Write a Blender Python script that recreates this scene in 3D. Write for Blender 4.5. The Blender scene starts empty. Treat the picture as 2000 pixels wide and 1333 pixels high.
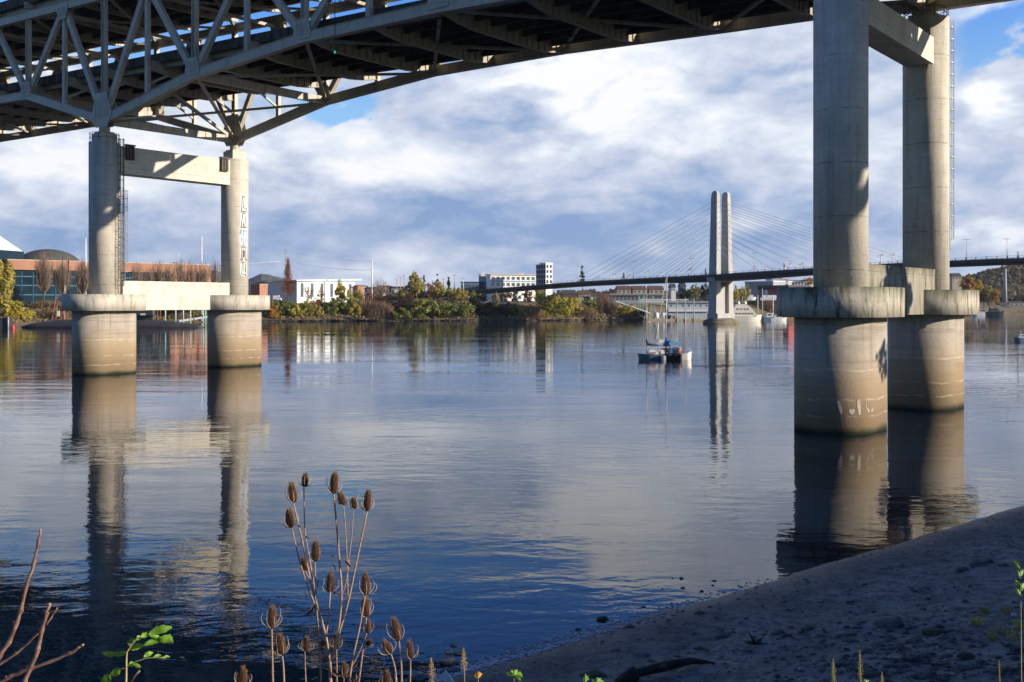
import bpy, math, random
from mathutils import Vector, Matrix, noise
R = math.radians
rnd = random.Random(7)
scene = bpy.context.scene
C = scene.collection

# ---------------------------------------------------------------- camera
CH = 10.0            # eye height above the river
FPX = 1960.0         # focal length in photo pixels
HY = 592.0           # horizon row
cam_d = bpy.data.cameras.new("camera")
cam = bpy.data.objects.new("camera", cam_d)
C.objects.link(cam)
cam.location = (0, 0, CH)
cam.rotation_euler = (R(90), 0, 0)
cam_d.sensor_width = 36
cam_d.lens = FPX / 2000 * 36
cam_d.shift_y = -(666.5 - HY) / 2000
cam_d.clip_start = 0.05
cam_d.clip_end = 30000
cam_d.dof.use_dof = True
cam_d.dof.focus_distance = 4.2
cam_d.dof.aperture_fstop = 20
scene.camera = cam

def at(px, py, d):
    """photo pixel at distance d -> world point"""
    return Vector(((px - 1000) / FPX * d, d, CH + (HY - py) / FPX * d))

# ---------------------------------------------------------------- light
SUN_EL, SUN_AZ = 17.0, 105.5       # elevation; azimuth clockwise from +Y
S = Vector((math.sin(R(SUN_AZ)) * math.cos(R(SUN_EL)), math.cos(R(SUN_AZ)) * math.cos(R(SUN_EL)), math.sin(R(SUN_EL))))
sd = bpy.data.lights.new("sun", "SUN")
sd.energy = 5.0
sd.angle = R(0.55)
sd.color = (1.0, 0.885, 0.73)
so = bpy.data.objects.new("sun", sd)
so.rotation_euler = S.to_track_quat('Z', 'Y').to_euler()
C.objects.link(so)

scene.view_settings.view_transform = 'Standard'
scene.view_settings.look = 'None'
scene.view_settings.exposure = 0.60
scene.view_settings.gamma = 1.0

W = bpy.data.worlds.new("World")
scene.world = W
W.use_nodes = True

class NT:
    """tiny node-graph helper"""
    def __init__(s, tree):
        s.t = tree; s.n = tree.nodes; s.l = tree.links
    def new(s, typ, **kw):
        n = s.n.new(typ)
        for k, v in kw.items(): setattr(n, k, v)
        return n
    def put(s, sock, v):
        if hasattr(v, 'is_output'): s.l.new(v, sock)
        else: sock.default_value = v
    def math(s, op, a, b=0.0, c=0.0, clamp=False):
        n = s.new('ShaderNodeMath', operation=op, use_clamp=clamp)
        s.put(n.inputs[0], a); s.put(n.inputs[1], b)
        if op in ('MULTIPLY_ADD', 'WRAP', 'SMOOTH_MIN'): s.put(n.inputs[2], c)
        return n.outputs[0]
    def mix(s, f, a, b, bt='MIX'):
        n = s.new('ShaderNodeMix', data_type='RGBA', blend_type=bt)
        s.put(n.inputs[0], f); s.put(n.inputs[6], a); s.put(n.inputs[7], b)
        return n.outputs[2]
    def noise(s, vec, scale, detail=4, rough=.5, dist=0.0):
        n = s.new('ShaderNodeTexNoise')
        s.put(n.inputs['Vector'], vec); n.inputs['Scale'].default_value = scale
        n.inputs['Detail'].default_value = detail; n.inputs['Roughness'].default_value = rough
        n.inputs['Distortion'].default_value = dist
        return n.outputs[0]
    def mapr(s, v, a, b, c=0.0, d=1.0, smooth=False):
        n = s.new('ShaderNodeMapRange')
        if smooth: n.interpolation_type = 'SMOOTHSTEP'
        s.put(n.inputs[0], v)
        for i, x in enumerate((a, b, c, d)): n.inputs[i + 1].default_value = x
        return n.outputs[0]
    def scale(s, vec, sc, loc=(0, 0, 0)):
        n = s.new('ShaderNodeMapping')
        s.put(n.inputs['Vector'], vec); n.inputs['Scale'].default_value = sc; n.inputs['Location'].default_value = loc
        return n.outputs[0]

def rgba(c): return (c[0], c[1], c[2], 1.0)

def build_sky():
    g = NT(W.node_tree); g.n.clear()
    out = g.new('ShaderNodeOutputWorld'); bg = g.new('ShaderNodeBackground')
    sky = g.new('ShaderNodeTexSky', sky_type='NISHITA')
    sky.sun_disc = False; sky.sun_elevation = R(SUN_EL); sky.sun_rotation = R(SUN_AZ)
    sky.air_density = 1.0; sky.dust_density = 0.3; sky.ozone_density = 1.6
    tc = g.new('ShaderNodeTexCoord').outputs['Generated']
    sep = g.new('ShaderNodeSeparateXYZ'); g.put(sep.inputs[0], tc)
    x, y, z = sep.outputs
    az = g.math('ARCTAN2', x, y)
    hyp = g.math('MAXIMUM', g.math('SQRT', g.math('ADD', g.math('MULTIPLY', x, x), g.math('MULTIPLY', y, y))), .001)
    v = g.math('DIVIDE', z, hyp)                       # tangent of the elevation
    comb = g.new('ShaderNodeCombineXYZ')
    # flattened cloud space: low clouds get thinner and longer
    k = g.math('ADD', g.math('ABSOLUTE', z), .16)
    g.put(comb.inputs[0], g.math('DIVIDE', x, k)); g.put(comb.inputs[1], g.math('DIVIDE', y, k)); g.put(comb.inputs[2], g.math('MULTIPLY', z, 2.2))
    cs = comb.outputs[0]
    c2 = g.new('ShaderNodeCombineXYZ'); g.put(c2.inputs[0], az); g.put(c2.inputs[1], g.math('MULTIPLY', v, 1.9)); 
    n1 = g.noise(c2.outputs[0], 5.0, 9, .56, .6)
    n2 = g.noise(g.scale(c2.outputs[0], (1, 1, 1), (7.3, 3.1, 2)), 11.0, 8, .55, .3)
    n3 = g.noise(g.scale(c2.outputs[0], (1, 1, 1), (1.3, 9.1, 5)), 30.0, 6, .55, .4)
    # warped angles so the cloud banks get ragged edges
    azw = g.math('ADD', az, g.math('MULTIPLY', g.math('SUBTRACT', n2, .5), .22))
    vw = g.math('ADD', v, g.math('MULTIPLY', g.math('SUBTRACT', n1, .5), .13))
    def blobs(lst):
        acc = None
        for (px, py, sx, sy, w) in lst:
            a = g.math('DIVIDE', g.math('SUBTRACT', azw, math.atan((px - 1000) / FPX)), sx / FPX)
            b = g.math('DIVIDE', g.math('SUBTRACT', vw, (HY - py) / FPX), sy / FPX)
            e = g.math('MULTIPLY', g.math('EXPONENT', g.math('MULTIPLY', g.math('ADD', g.math('MULTIPLY', a, a), g.math('MULTIPLY', b, b)), -1.0)), w)
            acc = e if acc is None else g.math('ADD', acc, e)
        return acc
    bright = g.math('MULTIPLY', blobs(SKY_BRIGHT), 1.12)
    cover = blobs(SKY_COVER)
    B = g.math('ADD', bright, g.math('ADD', .53, g.math('MULTIPLY', g.math('SUBTRACT', n1, .5), .8)))
    B = g.math('ADD', B, g.math('MULTIPLY', g.math('SUBTRACT', n2, .5), .7))
    B = g.math('ADD', B, g.math('MULTIPLY', g.math('SUBTRACT', n3, .5), .62))
    n4 = g.noise(g.scale(c2.outputs[0], (1, 1.25, 1), (4.1, 5.7, 9)), 8.0, 9, .58, .2)
    B = g.math('ADD', B, g.math('MULTIPLY', g.math('SUBTRACT', g.math('ABSOLUTE', g.math('SUBTRACT', n4, .5)), .09), 1.6))
    low = g.mapr(v, -.02, .12, -.12, 0.0)
    B = g.math('ADD', B, low)
    ramp = g.new('ShaderNodeValToRGB'); g.put(ramp.inputs[0], B)
    els = ramp.color_ramp.elements
    pts = SKY_RAMP
    els[0].position, els[0].color = pts[0][0], rgba(pts[0][1])
    els[1].position, els[1].color = pts[-1][0], rgba(pts[-1][1])
    for p, c in pts[1:-1]:
        e = els.new(p); e.color = rgba(c)
    cover = g.math('ADD', cover, g.math('ADD', .72, g.math('MULTIPLY', g.math('SUBTRACT', n2, .5), 1.6)))
    cover = g.math('ADD', cover, g.math('MULTIPLY', g.math('SUBTRACT', n1, .5), .9))
    cover = g.math('SUBTRACT', cover, g.mapr(v, .30, .9, 0, .5))
    cover = g.math('SUBTRACT', cover, g.mapr(g.math('ABSOLUTE', az), .7, 1.5, 0, .5))
    M = g.mapr(cover, .16, .80, .02, 1, True)
    cloud = g.mix(1.0, ramp.outputs[0], (7.0, 7.0, 7.0, 1), 'MULTIPLY')
    blue = g.mix(1.0, sky.outputs[0], g.mix(g.mapr(v, .20, .31), SKY_TINT_LOW, SKY_TINT), 'MULTIPLY')
    col = g.mix(M, blue, cloud)
    dim = g.math('MULTIPLY', g.mapr(g.math('ABSOLUTE', az), 1.0, 1.8, 1, .52), g.mapr(v, .5, 1.3, 1, .75))
    cc = g.new('ShaderNodeCombineColor')
    for i_ in range(3): g.put(cc.inputs[i_], g.math('POWER', dim, (1.05, .98, .90)[i_]))
    col = g.mix(1.0, col, cc.outputs[0], 'MULTIPLY')
    g.put(bg.inputs[0], col); bg.inputs[1].default_value = 0.1
    g.l.new(bg.outputs[0], out.inputs[0])

SKY_TINT = (.34, .80, 1.62, 1)
SKY_TINT_LOW = (.80, 1.05, 1.35, 1)
SKY_RAMP = [(0.0, (.22, .35, .60)), (.28, (.39, .49, .69)), (.46, (.53, .60, .76)), (.62, (.64, .70, .83)), (.78, (.76, .82, .92)), (1.0, (.95, .96, .98))]
SKY_BRIGHT = [(1085, 160, 70, 60, .30), (120, 200, 220, 45, .32), (620, 300, 190, 60, .45), (60, 330, 230, 55, .42), (340, 290, 130, 50, .2), (830, 335, 130, 45, .30),
              (1230, 190, 200, 95, .38), (1450, 290, 210, 60, .34), (1700, 330, 160, 60, .16), (1945, 215, 60, 24, .55),
              (1900, 70, 110, 60, .42), (830, 508, 190, 26, .34), (1940, 488, 120, 22, .5), (1290, 495, 60, 18, .3),
              (300, 380, 220, 40, -.10), (850, 425, 520, 55, -.24), (1000, 500, 1200, 50, -.10), (1500, 165, 120, 55, -.32), (1250, 470, 520, 55, -.16),
              (960, 240, 130, 45, -.22), (100, 470, 330, 40, -.25), (1950, 340, 150, 50, -.10),
              (1180, 60, 150, 150, .30), (1350, 0, 260, 110, .15), (500, 60, 260, 90, .1)]
SKY_COVER = [(665, 235, 85, 26, -1.2), (1945, 140, 90, 45, -.85), (1830, 20, 60, 30, -.3), (150, 30, 520, 90, -.9), (760, -60, 430, 125, -1.9), (1380, -50, 300, 62, -1.1), (90, 90, 260, 50, -.5),
             (1200, -60, 300, 60, .25), (1000, 300, 700, 140, .45), (1400, 420, 900, 110, .5), (1330, 100, 330, 80, .6), (1900, 215, 90, 26, .6),
             (1000, 560, 2500, 60, .6)]
build_sky()

# ---------------------------------------------------------------- materials
MATS = {}
def mat(name, col, col2=None, rough=.8, scale=1.0, detail=5, lo=.35, hi=.65, bump=0.0, bscale=None, metallic=0.0, squash=(1, 1, 1), spec=.3, world=True):
    if name in MATS: return MATS[name]
    m = bpy.data.materials.new(name); m.use_nodes = True; MATS[name] = m
    g = NT(m.node_tree); p = g.n['Principled BSDF']
    p.inputs['Roughness'].default_value = rough; p.inputs['Metallic'].default_value = metallic
    p.inputs['Specular IOR Level'].default_value = spec
    pos = g.new('ShaderNodeNewGeometry').outputs['Position'] if world else g.new('ShaderNodeTexCoord').outputs['Object']
    vec = g.scale(pos, squash)
    if col2 is None: col2 = tuple(c * .75 for c in col)
    f = g.mapr(g.noise(vec, scale, detail, .6), lo, hi)
    c = g.mix(f, rgba(col), rgba(col2))
    g.put(p.inputs['Base Color'], c)
    if bump:
        b = g.new('ShaderNodeBump'); b.inputs['Strength'].default_value = 1; b.inputs['Distance'].default_value = bump
        g.put(b.inputs['Height'], g.noise(vec, bscale or scale * 3, 5, .6)); g.put(p.inputs['Normal'], b.outputs[0])
    return m

def concrete(name, river=False, stain=.55, base=(.66, .605, .51), moss_top=None, moss=.8):
    m = bpy.data.materials.new(name); m.use_nodes = True; MATS[name] = m
    g = NT(m.node_tree); p = g.n['Principled BSDF']; p.inputs['Roughness'].default_value = .85; p.inputs['Specular IOR Level'].default_value = .25
    pos = g.new('ShaderNodeNewGeometry').outputs['Position']
    sep = g.new('ShaderNodeSeparateXYZ'); g.put(sep.inputs[0], pos); z = sep.outputs[2]
    blot = g.mapr(g.noise(pos, .45, 6, .62), .32, .70)
    c = g.mix(blot, rgba(base), rgba(tuple(b * .72 for b in base)))
    # broad dark weathering bands down the face
    wb = g.noise(g.scale(pos, (.75, .75, .035), (2, 6, 0)), 1.0, 7, .62)
    c = g.mix(g.mapr(wb, .52, .68, 0, stain), c, (.19, .17, .14, 1))
    # fine mottling
    c = g.mix(g.mapr(g.noise(pos, 5, 6, .7), .35, .75, 0, .45), c, rgba(tuple(b * .55 for b in base)))
    # rain streaks
    st = g.noise(g.scale(pos, (1.7, 1.7, .10)), 1.0, 6, .65)
    c = g.mix(g.mapr(st, .54, .72, 0, stain), c, (.13, .115, .09, 1))
    st2 = g.noise(g.scale(pos, (3.5, 3.5, .06), (5, 2, 1)), 1.0, 5, .65)
    c = g.mix(g.mapr(st2, .60, .72, 0, stain * .7), c, (.62, .58, .50, 1))
    # dark specks and spalls
    sp = g.noise(pos, 1.9, 3, .5)
    sp2 = g.noise(g.scale(pos, (1, 1, .6), (3, 3, 3)), 7.5, 4, .7)
    c = g.mix(g.math('MULTIPLY', g.mapr(sp, .58, .64), g.mapr(sp2, .60, .66, 0, .8)), c, (.07, .065, .05, 1))
    # horizontal pour joints every 4.2 m
    wv = g.math('FRACT', g.math('DIVIDE', g.math('ADD', z, g.math('MULTIPLY', g.noise(pos, .8, 2), .12)), 4.2))
    jn = g.math('MULTIPLY', g.math('LESS_THAN', wv, .018), g.mapr(g.noise(pos, 1.5, 3), .42, .55))
    c = g.mix(g.math('MULTIPLY', jn, .6), c, (.08, .07, .055, 1))
    bl = g.math('LESS_THAN', g.math('FRACT', g.math('DIVIDE', z, .72)), .05)
    c = g.mix(g.math('MULTIPLY', bl, g.mapr(g.noise(pos, .9, 3), .4, .62, .05, .38)), c, (.16, .145, .12, 1))
    if river:
        zn = g.math('ADD', z, g.math('MULTIPLY', g.math('SUBTRACT', g.noise(g.scale(pos, (.6, .6, .2)), 1.0, 4), .5), .5))
        c = g.mix(g.mapr(zn, 3.4, 7.4, .92, 0.0), c, (.32, .24, .145, 1))
        c = g.mix(g.mapr(zn, .8, 5.0, .72, 0.0), c, (.19, .135, .075, 1))
        hb = g.noise(g.scale(pos, (.12, .12, 2.6)), 1.0, 5, .6)
        c = g.mix(g.mapr(hb, .52, .66, 0, .45), c, (.20, .15, .10, 1))
        for zl in (4.85, 1.35, 2.6):
            ln = g.math('LESS_THAN', g.math('ABSOLUTE', g.math('SUBTRACT', zn, zl)), .07)
            c = g.mix(g.math('MULTIPLY', ln, g.mapr(g.noise(pos, 1.2, 3), .4, .6, .0, .55)), c, (.55, .46, .33, 1))
        c = g.mix(g.mapr(zn, .10, .60, 1, 0), c, (.022, .028, .014, 1))
    if moss_top is not None:
        mz = g.math('ADD', z, g.math('MULTIPLY', g.math('SUBTRACT', g.noise(g.scale(pos, (1.5, 1.5, .25)), 1.0, 6, .7), .5), 3.4))
        c = g.mix(g.mapr(mz, moss_top - 1.6 * moss, moss_top + .1, 0, moss), c, (.05, .06, .022, 1))
        c = g.mix(g.mapr(g.noise(g.scale(pos, (1.3, 1.3, .2), (1, 8, 1)), 1.0, 8, .75), .57 - .07 * moss, .63, 0, moss), c, (.06, .06, .035, 1))
        c = g.mix(g.mapr(g.noise(g.scale(pos, (2.0, 2.0, .2), (4, 8, 1)), 1.0, 6, .7), .60, .72, 0, .7 * moss), c, (.42, .27, .11, 1))
    g.put(p.inputs['Base Color'], c)
    b = g.new('ShaderNodeBump'); b.inputs['Strength'].default_value = .6; b.inputs['Distance'].default_value = .04
    g.put(b.inputs['Height'], g.noise(pos, 3.5, 8, .65)); g.put(p.inputs['Normal'], b.outputs[0])
    return m

# ---------------------------------------------------------------- mesh helpers
class MB:
    def __init__(s): s.v = []; s.f = []; s.smooth = set()
    def add(s, vs, fs, smooth=False):
        o = len(s.v); s.v += [tuple(v) for v in vs]
        for f in fs:
            if smooth: s.smooth.add(len(s.f))
            s.f.append(tuple(i + o for i in f))
    def hexa(s, p):    # 8 points: bottom ring 0-3, top ring 4-7
        s.add(p, [(3, 2, 1, 0), (4, 5, 6, 7), (0, 1, 5, 4), (1, 2, 6, 5), (2, 3, 7, 6), (3, 0, 4, 7)])
    def box(s, c, size, ax=None, ay=None):
        c = Vector(c); ax = Vector(ax).normalized() if ax is not None else Vector((1, 0, 0))
        ay = Vector(ay).normalized() if ay is not None else Vector((-ax.y, ax.x, 0)).normalized()
        az = ax.cross(ay)
        ax, ay, az = ax * size[0] / 2, ay * size[1] / 2, az * size[2] / 2
        s.hexa([c - ax - ay - az, c + ax - ay - az, c + ax + ay - az, c - ax + ay - az, c - ax - ay + az, c + ax - ay + az, c + ax + ay + az, c - ax + ay + az])
    def bar(s, p0, p1, w, h, up=(0, 0, 1)):
        p0 = Vector(p0); p1 = Vector(p1); d = p1 - p0; L = d.length
        if L < 1e-6: return
        d.normalize(); up = Vector(up)
        side = d.cross(up)
        if side.length < 1e-3: side = d.cross(Vector((0, 1, 0)))
        side.normalize()
        s.box((p0 + p1) / 2, (L, w, h), d, -side)
    def ibeam(s, p0, p1, w, h, t=.06, up=(0, 0, 1)):
        p0 = Vector(p0); p1 = Vector(p1); d = (p1 - p0).normalized(); up = Vector(up)
        side = d.cross(up).normalized(); u = side.cross(d).normalized()
        s.bar(p0, p1, t, h - 2 * t - .004, u)
        s.bar(p0 + u * (h - t) / 2, p1 + u * (h - t) / 2, w, t, u)
        s.bar(p0 - u * (h - t) / 2, p1 - u * (h - t) / 2, w, t, u)
    def tube(s, pts, rad, n=8, smooth=True, caps=True):
        pts = [Vector(p) for p in pts]; k = len(pts)
        if not hasattr(rad, '__len__'): rad = [rad] * k
        o = len(s.v); vs = []; ref = None
        for i, p in enumerate(pts):
            d = (pts[min(i + 1, k - 1)] - pts[max(i - 1, 0)]).normalized()
            if ref is None:
                ref = d.cross(Vector((0, 0, 1)))
                if ref.length < 1e-3: ref = Vector((1, 0, 0))
            a = (ref - d * ref.dot(d)).normalized(); b = d.cross(a); ref = a
            for j in range(n):
                t = 2 * math.pi * j / n
                vs.append(p + (a * math.cos(t) + b * math.sin(t)) * rad[i])
        fs = []
        for i in range(k - 1):
            for j in range(n):
                fs.append((i * n + j, i * n + (j + 1) % n, (i + 1) * n + (j + 1) % n, (i + 1) * n + j))
        s.add(vs, fs, smooth)
        if caps:
            s.f.append(tuple(o + j for j in range(n))[::-1]); s.f.append(tuple(o + (k - 1) * n + j for j in range(n)))
    def prism(s, ring, z0, z1, ring1=None, smooth=False):
        n = len(ring); ring1 = ring1 or ring
        vs = [(x, y, z0) for x, y in ring] + [(x, y, z1) for x, y in ring1]
        o = len(s.v)
        s.add(vs, [(i, (i + 1) % n, n + (i + 1) % n, n + i) for i in range(n)], smooth)
        s.f.append(tuple(o + i for i in range(n))[::-1]); s.f.append(tuple(o + n + i for i in range(n)))
    def poly_extrude(s, pts, off):
        """flat polygon (3-D points) pushed along off"""
        n = len(pts); off = Vector(off); o = len(s.v)
        s.add([Vector(p) for p in pts] + [Vector(p) + off for p in pts], [(i, (i + 1) % n, n + (i + 1) % n, n + i) for i in range(n)])
        s.f.append(tuple(o + i for i in range(n))[::-1]); s.f.append(tuple(o + n + i for i in range(n)))
    def build(s, name, m, parent=None, origin=None):
        me = bpy.data.meshes.new(name)
        o = Vector(origin) if origin is not None else (Vector(parent['_o']) if parent is not None and '_o' in parent else Vector((0, 0, 0)))
        me.from_pydata([(x - o.x, y - o.y, z - o.z) for x, y, z in s.v], [], s.f)
        if s.smooth:
            sm = [i in s.smooth for i in range(len(s.f))]
            me.polygons.foreach_set('use_smooth', sm)
        for mm in (m if isinstance(m, (list, tuple)) else [m]): me.materials.append(mm)
        me.update()
        ob = bpy.data.objects.new(name, me); C.objects.link(ob)
        if parent is not None:
            ob.parent = parent; ob['_o'] = tuple(o)
        else:
            ob.location = o; ob['_o'] = tuple(o)
        return ob

def thing(name, label, cat, loc, group=None):
    o = bpy.data.objects.new(name, None); C.objects.link(o); o.location = loc; o['_o'] = tuple(loc)
    o['label'] = label; o['category'] = cat
    if group: o['group'] = group
    o.empty_display_size = .3
    return o
def tag(o, label, cat, group=None):
    o['label'] = label; o['category'] = cat
    if group: o['group'] = group
    return o
def struct(o, kind='structure'):
    o['kind'] = kind; return o

def circ(c, r, n=48, a0=0): return [(c[0] + r * math.cos(a0 + 2 * math.pi * i / n), c[1] + r * math.sin(a0 + 2 * math.pi * i / n)) for i in range(n)]
def stadium(c, d, half, r, n=22):
    """ring of a stadium: centre, unit direction, half straight length, radius"""
    a = math.atan2(d[1], d[0]); pts = []
    for sgn, start in ((1, a - math.pi / 2), (-1, a + math.pi / 2)):
        for i in range(n + 1):
            t = start + math.pi * i / n
            pts.append((c[0] + sgn * half * d[0] + r * math.cos(t), c[1] + sgn * half * d[1] + r * math.sin(t)))
    return pts
# ================================================================ water
def water_mat():
    m = bpy.data.materials.new('river_water'); m.use_nodes = True
    g = NT(m.node_tree); p = g.n['Principled BSDF']
    p.inputs['Base Color'].default_value = (.002, .008, .019, 1); p.inputs['Specular Tint'].default_value = (.84, .93, 1.0, 1); p.inputs['Roughness'].default_value = .02
    p.inputs['IOR'].default_value = 1.34; p.inputs['Specular IOR Level'].default_value = .5
    pos = g.new('ShaderNodeNewGeometry').outputs['Position']
    a = g.noise(g.scale(pos, (.55, 1.0, 1)), 1.25, 3, .5, .5)
    b = g.noise(g.scale(pos, (.6, 1.0, 1), (3, 8, 0)), .38, 3, .5, .3)
    c = g.noise(g.scale(pos, (.7, 1.0, 1), (9, 1, 0)), 4.5, 2, .5)
    gust = g.mapr(g.noise(g.scale(pos, (.25, 1, 1)), .055, 4, .6), .38, .64, .2, 1.55)
    h = g.math('ADD', g.math('MULTIPLY', a, WAVE[0]), g.math('ADD', g.math('MULTIPLY', b, WAVE[1]), g.math('MULTIPLY', c, WAVE[2])))
    h = g.math('MULTIPLY', h, gust)
    bp = g.new('ShaderNodeBump'); bp.inputs['Strength'].default_value = 1; bp.inputs['Distance'].default_value = 1.0
    g.put(bp.inputs['Height'], h); g.put(p.inputs['Normal'], bp.outputs[0])
    return m
WAVE = (.014, .028, .0020)
mb = MB(); mb.add([(-9000, -300, 0), (9000, -300, 0), (9000, 14000, 0), (-9000, 14000, 0)], [(0, 1, 2, 3)])
struct(mb.build('river_water', water_mat()))

# ================================================================ near bank
SH0 = Vector((-1.4, 27.3)); SHd = Vector((.77, .64)).normalized(); SHn = Vector((SHd.y, -SHd.x))
def prof(s):
    pts = [(-60, -6), (-15, -1.9), (0, 0), (6, .72), (12, 1.5), (14.5, 2.1), (18.5, 6.1), (20.6, 8.1), (24, 8.25), (90, 9.5), (500, 12)]
    for (a, b), (c, d) in zip(pts, pts[1:]):
        if s <= c: return b + (d - b) * (s - a) / (c - a)
    return 12
def near_z(x, y):
    p = Vector((x, y)) - SH0; s = p.dot(SHn); l = p.dot(SHd)
    s += .22 * noise.noise(Vector((l * .12, 3.3, 0))) + .22 * noise.noise(Vector((l * .5, 1.3, 0))) + .05 * noise.noise(Vector((l * 2.1, 5, 0)))
    z = prof(s)
    w = min(1, max(0, s / 3))
    z += w * (.13 * noise.noise(Vector((x * .5, y * .5, 1))) + .10 * noise.noise(Vector((x * 1.3, y * 1.3, 4))) + .06 * noise.noise(Vector((x * 2.9, y * 2.9, 2))))
    return z
def ground_mat():
    m = bpy.data.materials.new('beach_sand'); m.use_nodes = True
    g = NT(m.node_tree); p = g.n['Principled BSDF']; p.inputs['Roughness'].default_value = .85; p.inputs['Specular IOR Level'].default_value = .3
    pos = g.new('ShaderNodeNewGeometry').outputs['Position']
    sep = g.new('ShaderNodeSeparateXYZ'); g.put(sep.inputs[0], pos); z = sep.outputs[2]
    c = g.mix(g.mapr(g.noise(pos, .5, 6, .65), .35, .65), (.29, .28, .25, 1), (.165, .16, .148, 1))
    c = g.mix(g.mapr(g.noise(pos, 2.2, 9, .75), .46, .60, 0, .9), c, (.07, .068, .064, 1))
    v = g.new('ShaderNodeTexVoronoi'); g.put(v.inputs['Vector'], pos); v.inputs['Scale'].default_value = 16
    cs = g.new('ShaderNodeSeparateColor'); g.put(cs.inputs[0], v.outputs['Color'])
    peb = g.math('MULTIPLY', g.math('LESS_THAN', v.outputs['Distance'], .30), g.mapr(cs.outputs[0], .62, .68))
    c = g.mix(g.math('MULTIPLY', peb, .8), c, g.mix(cs.outputs[1], (.05, .048, .045, 1), (.36, .33, .29, 1)))
    v2 = g.new('ShaderNodeTexVoronoi'); g.put(v2.inputs['Vector'], pos); v2.inputs['Scale'].default_value = 3.2
    c2 = g.new('ShaderNodeSeparateColor'); g.put(c2.inputs[0], v2.outputs['Color'])
    fl = g.math('MULTIPLY', g.math('LESS_THAN', v2.outputs['Distance'], .12), g.math('GREATER_THAN', c2.outputs[0], .86))
    c = g.mix(fl, c, (.55, .50, .42, 1))
    # wet strip at the waterline, dry grass above the bank
    c = g.mix(g.mapr(z, .05, .55, .75, 0), c, (.06, .06, .06, 1))
    c = g.mix(g.mapr(z, 2.4, 4.5), c, (.07, .08, .03, 1))
    g.put(p.inputs['Base Color'], c)
    g.put(p.inputs['Roughness'], g.mapr(z, .0, .25, .35, .88))
    b = g.new('ShaderNodeBump'); b.inputs['Strength'].default_value = 1; b.inputs['Distance'].default_value = .11
    h = g.math('ADD', g.noise(pos, 4.0, 8, .7), g.math('MULTIPLY', peb, .5)); g.put(b.inputs['Height'], h); g.put(p.inputs['Normal'], b.outputs[0])
    return m
def grid_vals(a, b, fine0, fine1, fstep, cstep):
    vals = []; x = a
    while x < b:
        vals.append(x); x += fstep if fine0 <= x < fine1 else cstep
    return vals + [b]
ls = grid_vals(-400, 400, -8, 62, .25, 6); ss = grid_vals(-60, 400, -2, 16, .25, 4)
ss = sorted(set([round(q, 3) for q in ss] + [17, 18, 18.5, 19, 20, 20.6, 21, 22]))
mb = MB(); vs = []
for l in ls:
    for q in ss:
        x, y = (SH0 + SHd * l + SHn * q); vs.append((x, y, near_z(x, y)))
n = len(ss); fs = [(i * n + j, i * n + j + 1, (i + 1) * n + j + 1, (i + 1) * n + j) for i in range(len(ls) - 1) for j in range(n - 1)]
fs = [f[::-1] for f in fs]
mb.add(vs, fs, True); struct(mb.build('beach', ground_mat()))

# ================================================================ the near truss bridge
L1 = Vector((-57.9, 142.6, 0)); A = Vector((84.1, -62.6, 0)); Bv = Vector((13.8, 17.0, 0))
ua = A.normalized(); ub = Bv.normalized(); AL = A.length
nrm = Vector((-ua.y, ua.x, 0))       # across the bridge, away from the camera
if nrm.dot(Bv) < 0: nrm = -nrm
T0, T1 = -1.3, 2.7
def interp(pts, t):
    if t <= pts[0][0]: return pts[0][1]
    for (a, b), (c, d) in zip(pts, pts[1:]):
        if t <= c: return b + (d - b) * (t - a) / (c - a)
    return pts[-1][1]
HB = [(-1.4, 45.0), (-1.0, 43.9), (-.6, 43.2), (-.4, 42.9), (-.2, 42.0), (0, 35.9), (.2, 39.6), (.4, 41.0), (.6, 40.9), (.8, 40.1), (.9, 39.8), (1.0, 38.7), (1.2, 38.2), (2.7, 34.0)]
def hb(t): return interp(HB, t)
def ht(t): return 53.6 - 3.6 * t
def dk(t): return 43.4 - 3.0 * t        # lower slab underside
def du(t): return 55.8 - 3.2 * t        # upper slab underside
def P(t, w, h):                         # w = 0 near truss, 1 far truss
    q = L1 + A * t + Bv * w; return Vector((q.x, q.y, h))

def steel_mat(name, base, dirt=.5):
    m = bpy.data.materials.new(name); m.use_nodes = True; MATS[name] = m
    g = NT(m.node_tree); p = g.n['Principled BSDF']; p.inputs['Roughness'].default_value = .55; p.inputs['Specular IOR Level'].default_value = .4
    pos = g.new('ShaderNodeNewGeometry').outputs['Position']
    c = g.mix(g.mapr(g.noise(pos, .7, 6, .65), .35, .7), rgba(base), rgba(tuple(b * .74 for b in base)))
    st = g.noise(g.scale(pos, (2.2, 2.2, .25)), 1.0, 6, .7)
    c = g.mix(g.mapr(st, .53, .70, 0, dirt), c, (.075, .062, .045, 1))
    c = g.mix(g.mapr(g.noise(pos, 4.2, 5, .7), .62, .70, 0, dirt), c, (.15, .075, .035, 1))
    g.put(p.inputs['Base Color'], c)
    return m
M_steel = steel_mat('weathered_steel_paint', (.50, .46, .375))
M_steel2 = steel_mat('grimy_steel_paint', (.42, .38, .295), .6)
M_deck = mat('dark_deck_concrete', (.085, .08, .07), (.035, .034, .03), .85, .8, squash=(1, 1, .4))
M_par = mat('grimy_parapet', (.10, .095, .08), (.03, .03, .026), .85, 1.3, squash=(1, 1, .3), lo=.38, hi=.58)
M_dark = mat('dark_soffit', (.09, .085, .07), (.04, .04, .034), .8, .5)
M_rail = mat('dark_rail_metal', (.06, .06, .055), (.03, .03, .03), .6, 2)

bridge = thing('truss_bridge', 'double-deck steel truss bridge crossing the river overhead, resting on round concrete piers', 'bridge', P(0, 0, 35))

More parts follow.
